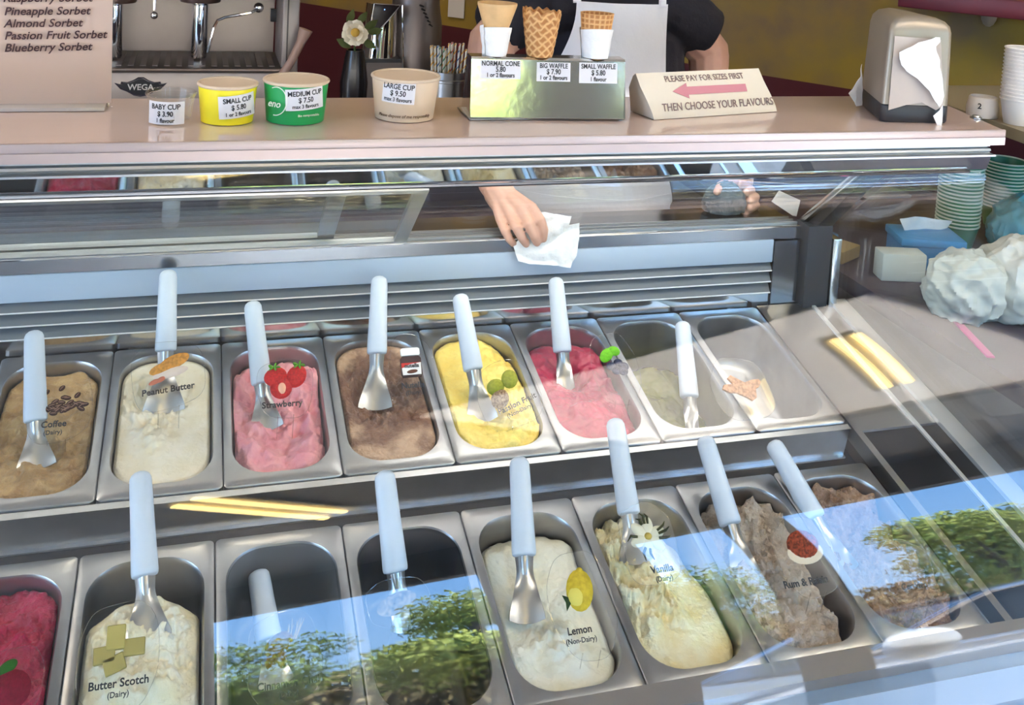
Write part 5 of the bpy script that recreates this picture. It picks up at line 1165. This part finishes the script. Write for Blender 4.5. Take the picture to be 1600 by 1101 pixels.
def remesh(name, mb, voxel, material, parent=None, origin=None, smooth=4):
    o = obj(name, mb, material, parent, origin=origin)
    md = o.modifiers.new('r', 'REMESH'); md.mode = 'VOXEL'; md.voxel_size = voxel; md.use_smooth_shade = True
    if smooth: ms = o.modifiers.new('s', 'SMOOTH'); ms.factor = 0.5; ms.iterations = smooth
    dg = bpy.context.evaluated_depsgraph_get(); dg.update(); me = bpy.data.meshes.new_from_object(o.evaluated_get(dg))
    old = o.data; o.modifiers.clear(); o.data = me; bpy.data.meshes.remove(old)
    me.materials.clear(); me.materials.append(material)
    for p in me.polygons: p.use_smooth = True
    return o
SKIN = mat('skin', (0.62, 0.36, 0.27), 0.5, noise_amt=0.10, nscale=22, sss=0.12)
BX = 1.075; BY = 0.47
SR = Vector((0.865, 0.46, 1.475)); SLh = Vector((1.225, 0.46, 1.475))
ER = Vector((gy(764, 120, 0.37).x, 0.36, 1.235)); WRt = gy(771, 288, 0.115)
MR = gy(768, 66, 0.42)
ML = gy(1107, 80, 0.44); EL = Vector((gy(1114, 130, 0.41).x, 0.42, 1.245)); WL = gy(1158, 280, 0.22)
pp = thing('person', (BX, BY, 0), 'person in a black short sleeved shirt and white apron, wiping the case with a napkin', 'person')
bd = MB()
bd.merge(capsule_chain([(BX, BY, 0.90), (BX, BY, 1.05), (BX, BY, 1.25), (BX, BY, 1.40), (BX, BY, 1.47)], [0.150, 0.135, 0.150, 0.145, 0.085], 24, (1, 0.72, BY)))
bd.merge(capsule_chain([SR+Vector((0.06, 0, 0.0)), Vector((BX, BY, 1.49)), SLh+Vector((-0.06, 0, 0))], [0.055, 0.07, 0.055]))
bd.merge(capsule_chain([(BX, BY, 1.46), (BX, BY-0.01, 1.60)], [0.062, 0.056]))
# arms
bd.merge(capsule_chain([SR, MR, ER], [0.062, 0.054, 0.045])); bd.merge(capsule_chain([ER, ER.lerp(WRt, 0.3), WRt], [0.044, 0.046, 0.031]))
bd.merge(capsule_chain([SLh, ML, EL], [0.062, 0.050, 0.042])); bd.merge(capsule_chain([EL, EL.lerp(WL, 0.3), WL], [0.041, 0.042, 0.029]))
# right hand, back of the hand towards the customer, fingers bent over the napkin
def q_(px, py, y): return gy(px, py, y)
kn = [q_(782, 343, 0.030), q_(798, 335, 0.018), q_(815, 328, 0.012), q_(831, 324, 0.014)]
pip = [q_(790, 362, 0.004), q_(808, 357, -0.010), q_(827, 351, -0.016), q_(845, 345, -0.014)]
dip = [q_(797, 375, 0.000), q_(816, 372, -0.012), q_(835, 369, -0.018), q_(850, 360, -0.016)]
tip = [q_(803, 381, 0.004), q_(822, 381, -0.006), q_(839, 379, -0.012), q_(849, 373, -0.010)]
rk = [0.0088, 0.0096, 0.0100, 0.0098]
for k in range(4):
    bd.merge(capsule_chain([WRt.lerp(kn[k], 0.45), kn[k], pip[k], dip[k], tip[k]], [0.014, rk[k]*1.12, rk[k]*1.02, rk[k]*0.92, rk[k]*0.80], 12))
for k in range(3): bd.merge(capsule_chain([WRt.lerp(kn[k], 0.25), kn[k].lerp(kn[k+1], 0.5)+Vector((0, 0.012, -0.004))], [0.024, 0.0115], 12))
bd.merge(capsule_chain([WRt+Vector((0.006, 0.01, -0.012)), q_(800, 318, 0.070), q_(826, 330, 0.055), q_(842, 340, 0.038)], [0.020, 0.015, 0.011, 0.009], 12))
# left hand curled round the grey cloth
lk = [q_(1162, 290, 0.165), q_(1168, 299, 0.165), q_(1170, 310, 0.165), q_(1168, 321, 0.165)]
lp = [q_(1174, 297, 0.130), q_(1181, 308, 0.128), q_(1181, 320, 0.128), q_(1175, 331, 0.130)]
lt = [q_(1166, 300, 0.100), q_(1172, 313, 0.098), q_(1171, 325, 0.098), q_(1164, 334, 0.102)]
for k in range(4): bd.merge(capsule_chain([WL.lerp(lk[k], 0.5), lk[k], lp[k], lt[k]], [0.015, 0.0105, 0.0098, 0.0082], 12))
bd.merge(capsule_chain([WL, q_(1152, 292, 0.18), lk[2]], [0.022, 0.024, 0.016], 12))
bd.merge(capsule_chain([WL, q_(1140, 284, 0.16), q_(1126, 290, 0.12), q_(1120, 300, 0.09)], [0.016, 0.014, 0.010, 0.008], 12))
# head, neck, legs
HC = Vector((BX, BY-0.03, 1.685))
bd.merge(MB().ball(HC, (0.074, 0.092, 0.112), u=24, v=16)); bd.merge(MB().ball(HC+Vector((0, -0.022, -0.055)), (0.056, 0.062, 0.060), u=20, v=12))
bd.merge(capsule_chain([HC+Vector((0, -0.088, 0.006)), HC+Vector((0, -0.108, -0.030))], [0.008, 0.013], 10))
for sx in (-1, 1):
    bd.merge(MB().ball(HC+Vector((sx*0.076, 0.008, -0.005)), (0.010, 0.019, 0.030), u=12, v=8)); bd.merge(MB().ball(HC+Vector((sx*0.030, -0.078, 0.004)), (0.016, 0.012, 0.009), u=12, v=8))
bd.merge(MB().ball(HC+Vector((0, -0.078, -0.062)), (0.024, 0.010, 0.005), u=12, v=8)); bd.merge(MB().ball(HC+Vector((0, -0.077, -0.072)), (0.021, 0.010, 0.006), u=12, v=8))
for sx in (-1, 1):
    x_ = BX+sx*0.095
    bd.merge(capsule_chain([(x_, BY, 0.90), (x_+sx*0.01, BY-0.01, 0.50), (x_+sx*0.01, BY+0.01, 0.10)], [0.092, 0.058, 0.042]))
    bd.merge(capsule_chain([(x_+sx*0.01, BY+0.02, 0.055), (x_+sx*0.02, BY-0.14, 0.040)], [0.045, 0.036]))
remesh('body', bd, 0.0028, SKIN, pp, smooth=2)
for sx in (-1, 1): obj('eye', MB().ball(HC+Vector((sx*0.030, -0.084, 0.004)), (0.0075, 0.005, 0.005), u=12, v=8), mat('eye_dark', (0.03, 0.02, 0.015), 0.3), pp)
hr = MB().ball(HC+Vector((0, 0.018, 0.030)), (0.085, 0.094, 0.100), u=24, v=14)
hr.v = [Vector((v.x, max(v.y, HC.y-0.062+0.05*max(0, HC.z+0.04-v.z)*10), v.z)) for v in hr.v]
remesh('hair', hr, 0.006, mat('dark_hair', (0.03, 0.018, 0.012), 0.6), pp)
# shirt
SHIRT = mat('black_shirt', (0.012, 0.011, 0.020), 0.85, bump=0.15, bscale=30)
sb2 = MB()
sb2.merge(capsule_chain([(BX, BY, 0.95), (BX, BY, 1.05), (BX, BY, 1.25), (BX, BY, 1.40), (BX, BY, 1.46)], [0.185, 0.180, 0.205, 0.190, 0.10], 24, (1, 0.62, BY)))
sb2.merge(capsule_chain([SR+Vector((0.05, 0, 0)), Vector((BX, BY, 1.485)), SLh+Vector((-0.05, 0, 0))], [0.070, 0.078, 0.070]))
MRs = SR.lerp(MR, 1.12); MLs = SLh.lerp(ML, 0.80)
MRs = gy(769, 47, 0.43); MLs = gy(1107, 54, 0.445)
sb2.merge(capsule_chain([SR, SR.lerp(MRs, 0.5), MRs], [0.078, 0.074, 0.068], 18, None, 0.12)); sb2.merge(capsule_chain([SLh, SLh.lerp(MLs, 0.5), MLs], [0.080, 0.076, 0.066], 18, None, 0.12))
remesh('shirt', sb2, 0.0055, SHIRT, pp, smooth=6)
tr2 = MB()
for sx in (-1, 1):
    x_ = BX+sx*0.095; tr2.merge(capsule_chain([(x_, BY, 0.92), (x_+sx*0.01, BY-0.01, 0.52), (x_+sx*0.01, BY+0.01, 0.16)], [0.112, 0.082, 0.068], 18))
tr2.merge(capsule_chain([(BX-0.07, BY, 0.96), (BX+0.07, BY, 0.96)], [0.115, 0.115], 18))
remesh('trousers', tr2, 0.007, mat('pale_trousers', (0.50, 0.50, 0.53), 0.8), pp)
for sx in (-1, 1):
    x_ = BX+sx*0.095; remesh('shoe', capsule_chain([(x_+sx*0.01, BY+0.025, 0.060), (x_+sx*0.02, BY-0.16, 0.046)], [0.056, 0.045]), 0.006, mat('black_shoe', (0.02, 0.02, 0.022), 0.4), pp)
# apron: bib, waist and skirt in one sheet hanging in front of the body
APR = mat('white_apron', (0.78, 0.78, 0.83), 0.85, bump=0.25, bscale=14)
def apron(u, v):
    z = 0.62+v*(1.507-0.62)
    if z > 1.18: k = smst(1.18, 1.49, z); xl = (gy(872, 88, 0.31).x-0.035)*(1-k)+gy(912, 0, 0.31).x*k; xr = gy(1052, 100, 0.31).x*(1-k)+gy(1049, 8, 0.31).x*k
    else: k = smst(1.18, 1.02, z); xl = (gy(872, 88, 0.31).x-0.035)*(1-k)+0.835*k; xr = gy(1052, 100, 0.31).x*(1-k)+1.215*k
    x = xl+(xr-xl)*u; a = (x-BX)/0.17
    y = 0.318+0.055*min(1.9, a*a)+0.006*sin(u*13+v*4)*(1-v)+0.004*noise.noise(Vector((u*4, v*6, 2)))+(0.012 if z < 1.02 else 0)
    return Vector((x, y, z))
ap = obj('apron', MB().sheet(apron, 40, 60, -0.0018), APR, pp)
obj('pocket', MB().sheet(lambda u, v: apron(0.02+0.96*u, (1.055-0.62+(v-1)*0.16)/(1.507-0.62))+Vector((0, -0.003, 0)), 30, 10, -0.0012), APR, ap)
st_ = MB()
for (px0, py0) in ((1036, 6),): 
    p0_ = gy(px0, py0, 0.318); st_.tube([p0_+Vector((0, 0.002, -0.006)), p0_+Vector((0.002, 0.012, 0.05)), Vector((BX+0.075, BY-0.02, 1.565)), Vector((BX, BY+0.06, 1.56)), Vector((BX-0.075, BY-0.02, 1.565)), gy(900, 4, 0.318)+Vector((0, 0.008, 0.05)), gy(902, 4, 0.318)], 0.009, 8)
for v in st_.v: pass
obj('strap', st_, APR, ap)
# napkin in the right hand, grey cloth in the left, white folded card on the sill
pts = [(836, 330), (868, 335), (893, 338), (889, 352), (907, 350), (906, 375), (901, 400), (892, 419), (860, 415), (828, 413), (810, 408), (803, 386), (812, 376)]
yn_ = 0.002
tag(obj('napkin', poly_cloth([gy(x, y, yn_-0.008) for x, y in pts], 0.006, 12, 0.0009, scale=24), TISSUE, None, origin=gy(850, 380, yn_)), 'white napkin held against the case sill by the person', 'napkin')
gc2 = gy(1131, 318, 0.115); gr_ = MB().ball((0, 0, 0), 1, u=36, v=22); rc = 33*pxm(gc2)
for v in gr_.v:
    d = v.normalized(); k = 1+0.14*(1-2*abs(noise.noise(d*2.4+Vector((3, 0, 0)))))+0.05*noise.noise(d*6)
    v.x, v.y, v.z = gc2.x+d.x*rc*0.98*k, gc2.y+d.y*rc*0.75*k, max(1.0892, gc2.z+d.z*rc*0.98*k)
tag(obj('cloth', gr_, mat('grey_cloth', (0.07, 0.095, 0.115), 0.85, bump=0.3, bscale=60), None, origin=gc2), 'bunched grey cloth under the left hand of the person', 'cloth')
y_ = 0.06; pc = [gy(x, y, y_) for x, y in ((1205, 320), (1217, 303), (1250, 318), (1244, 343), (1238, 342))]
zmin = min(p.z for p in pc)
tag(obj('folded_card', poly_cloth([p+Vector((0, 0, max(0, 1.0885-zmin))) for p in pc], 0.001, 5, 0.001, cuts=2), mat('folded_card_white', (0.68, 0.64, 0.60), 0.6), None, origin=pc[0]), 'small white folded card on the sill by the end post', 'card')
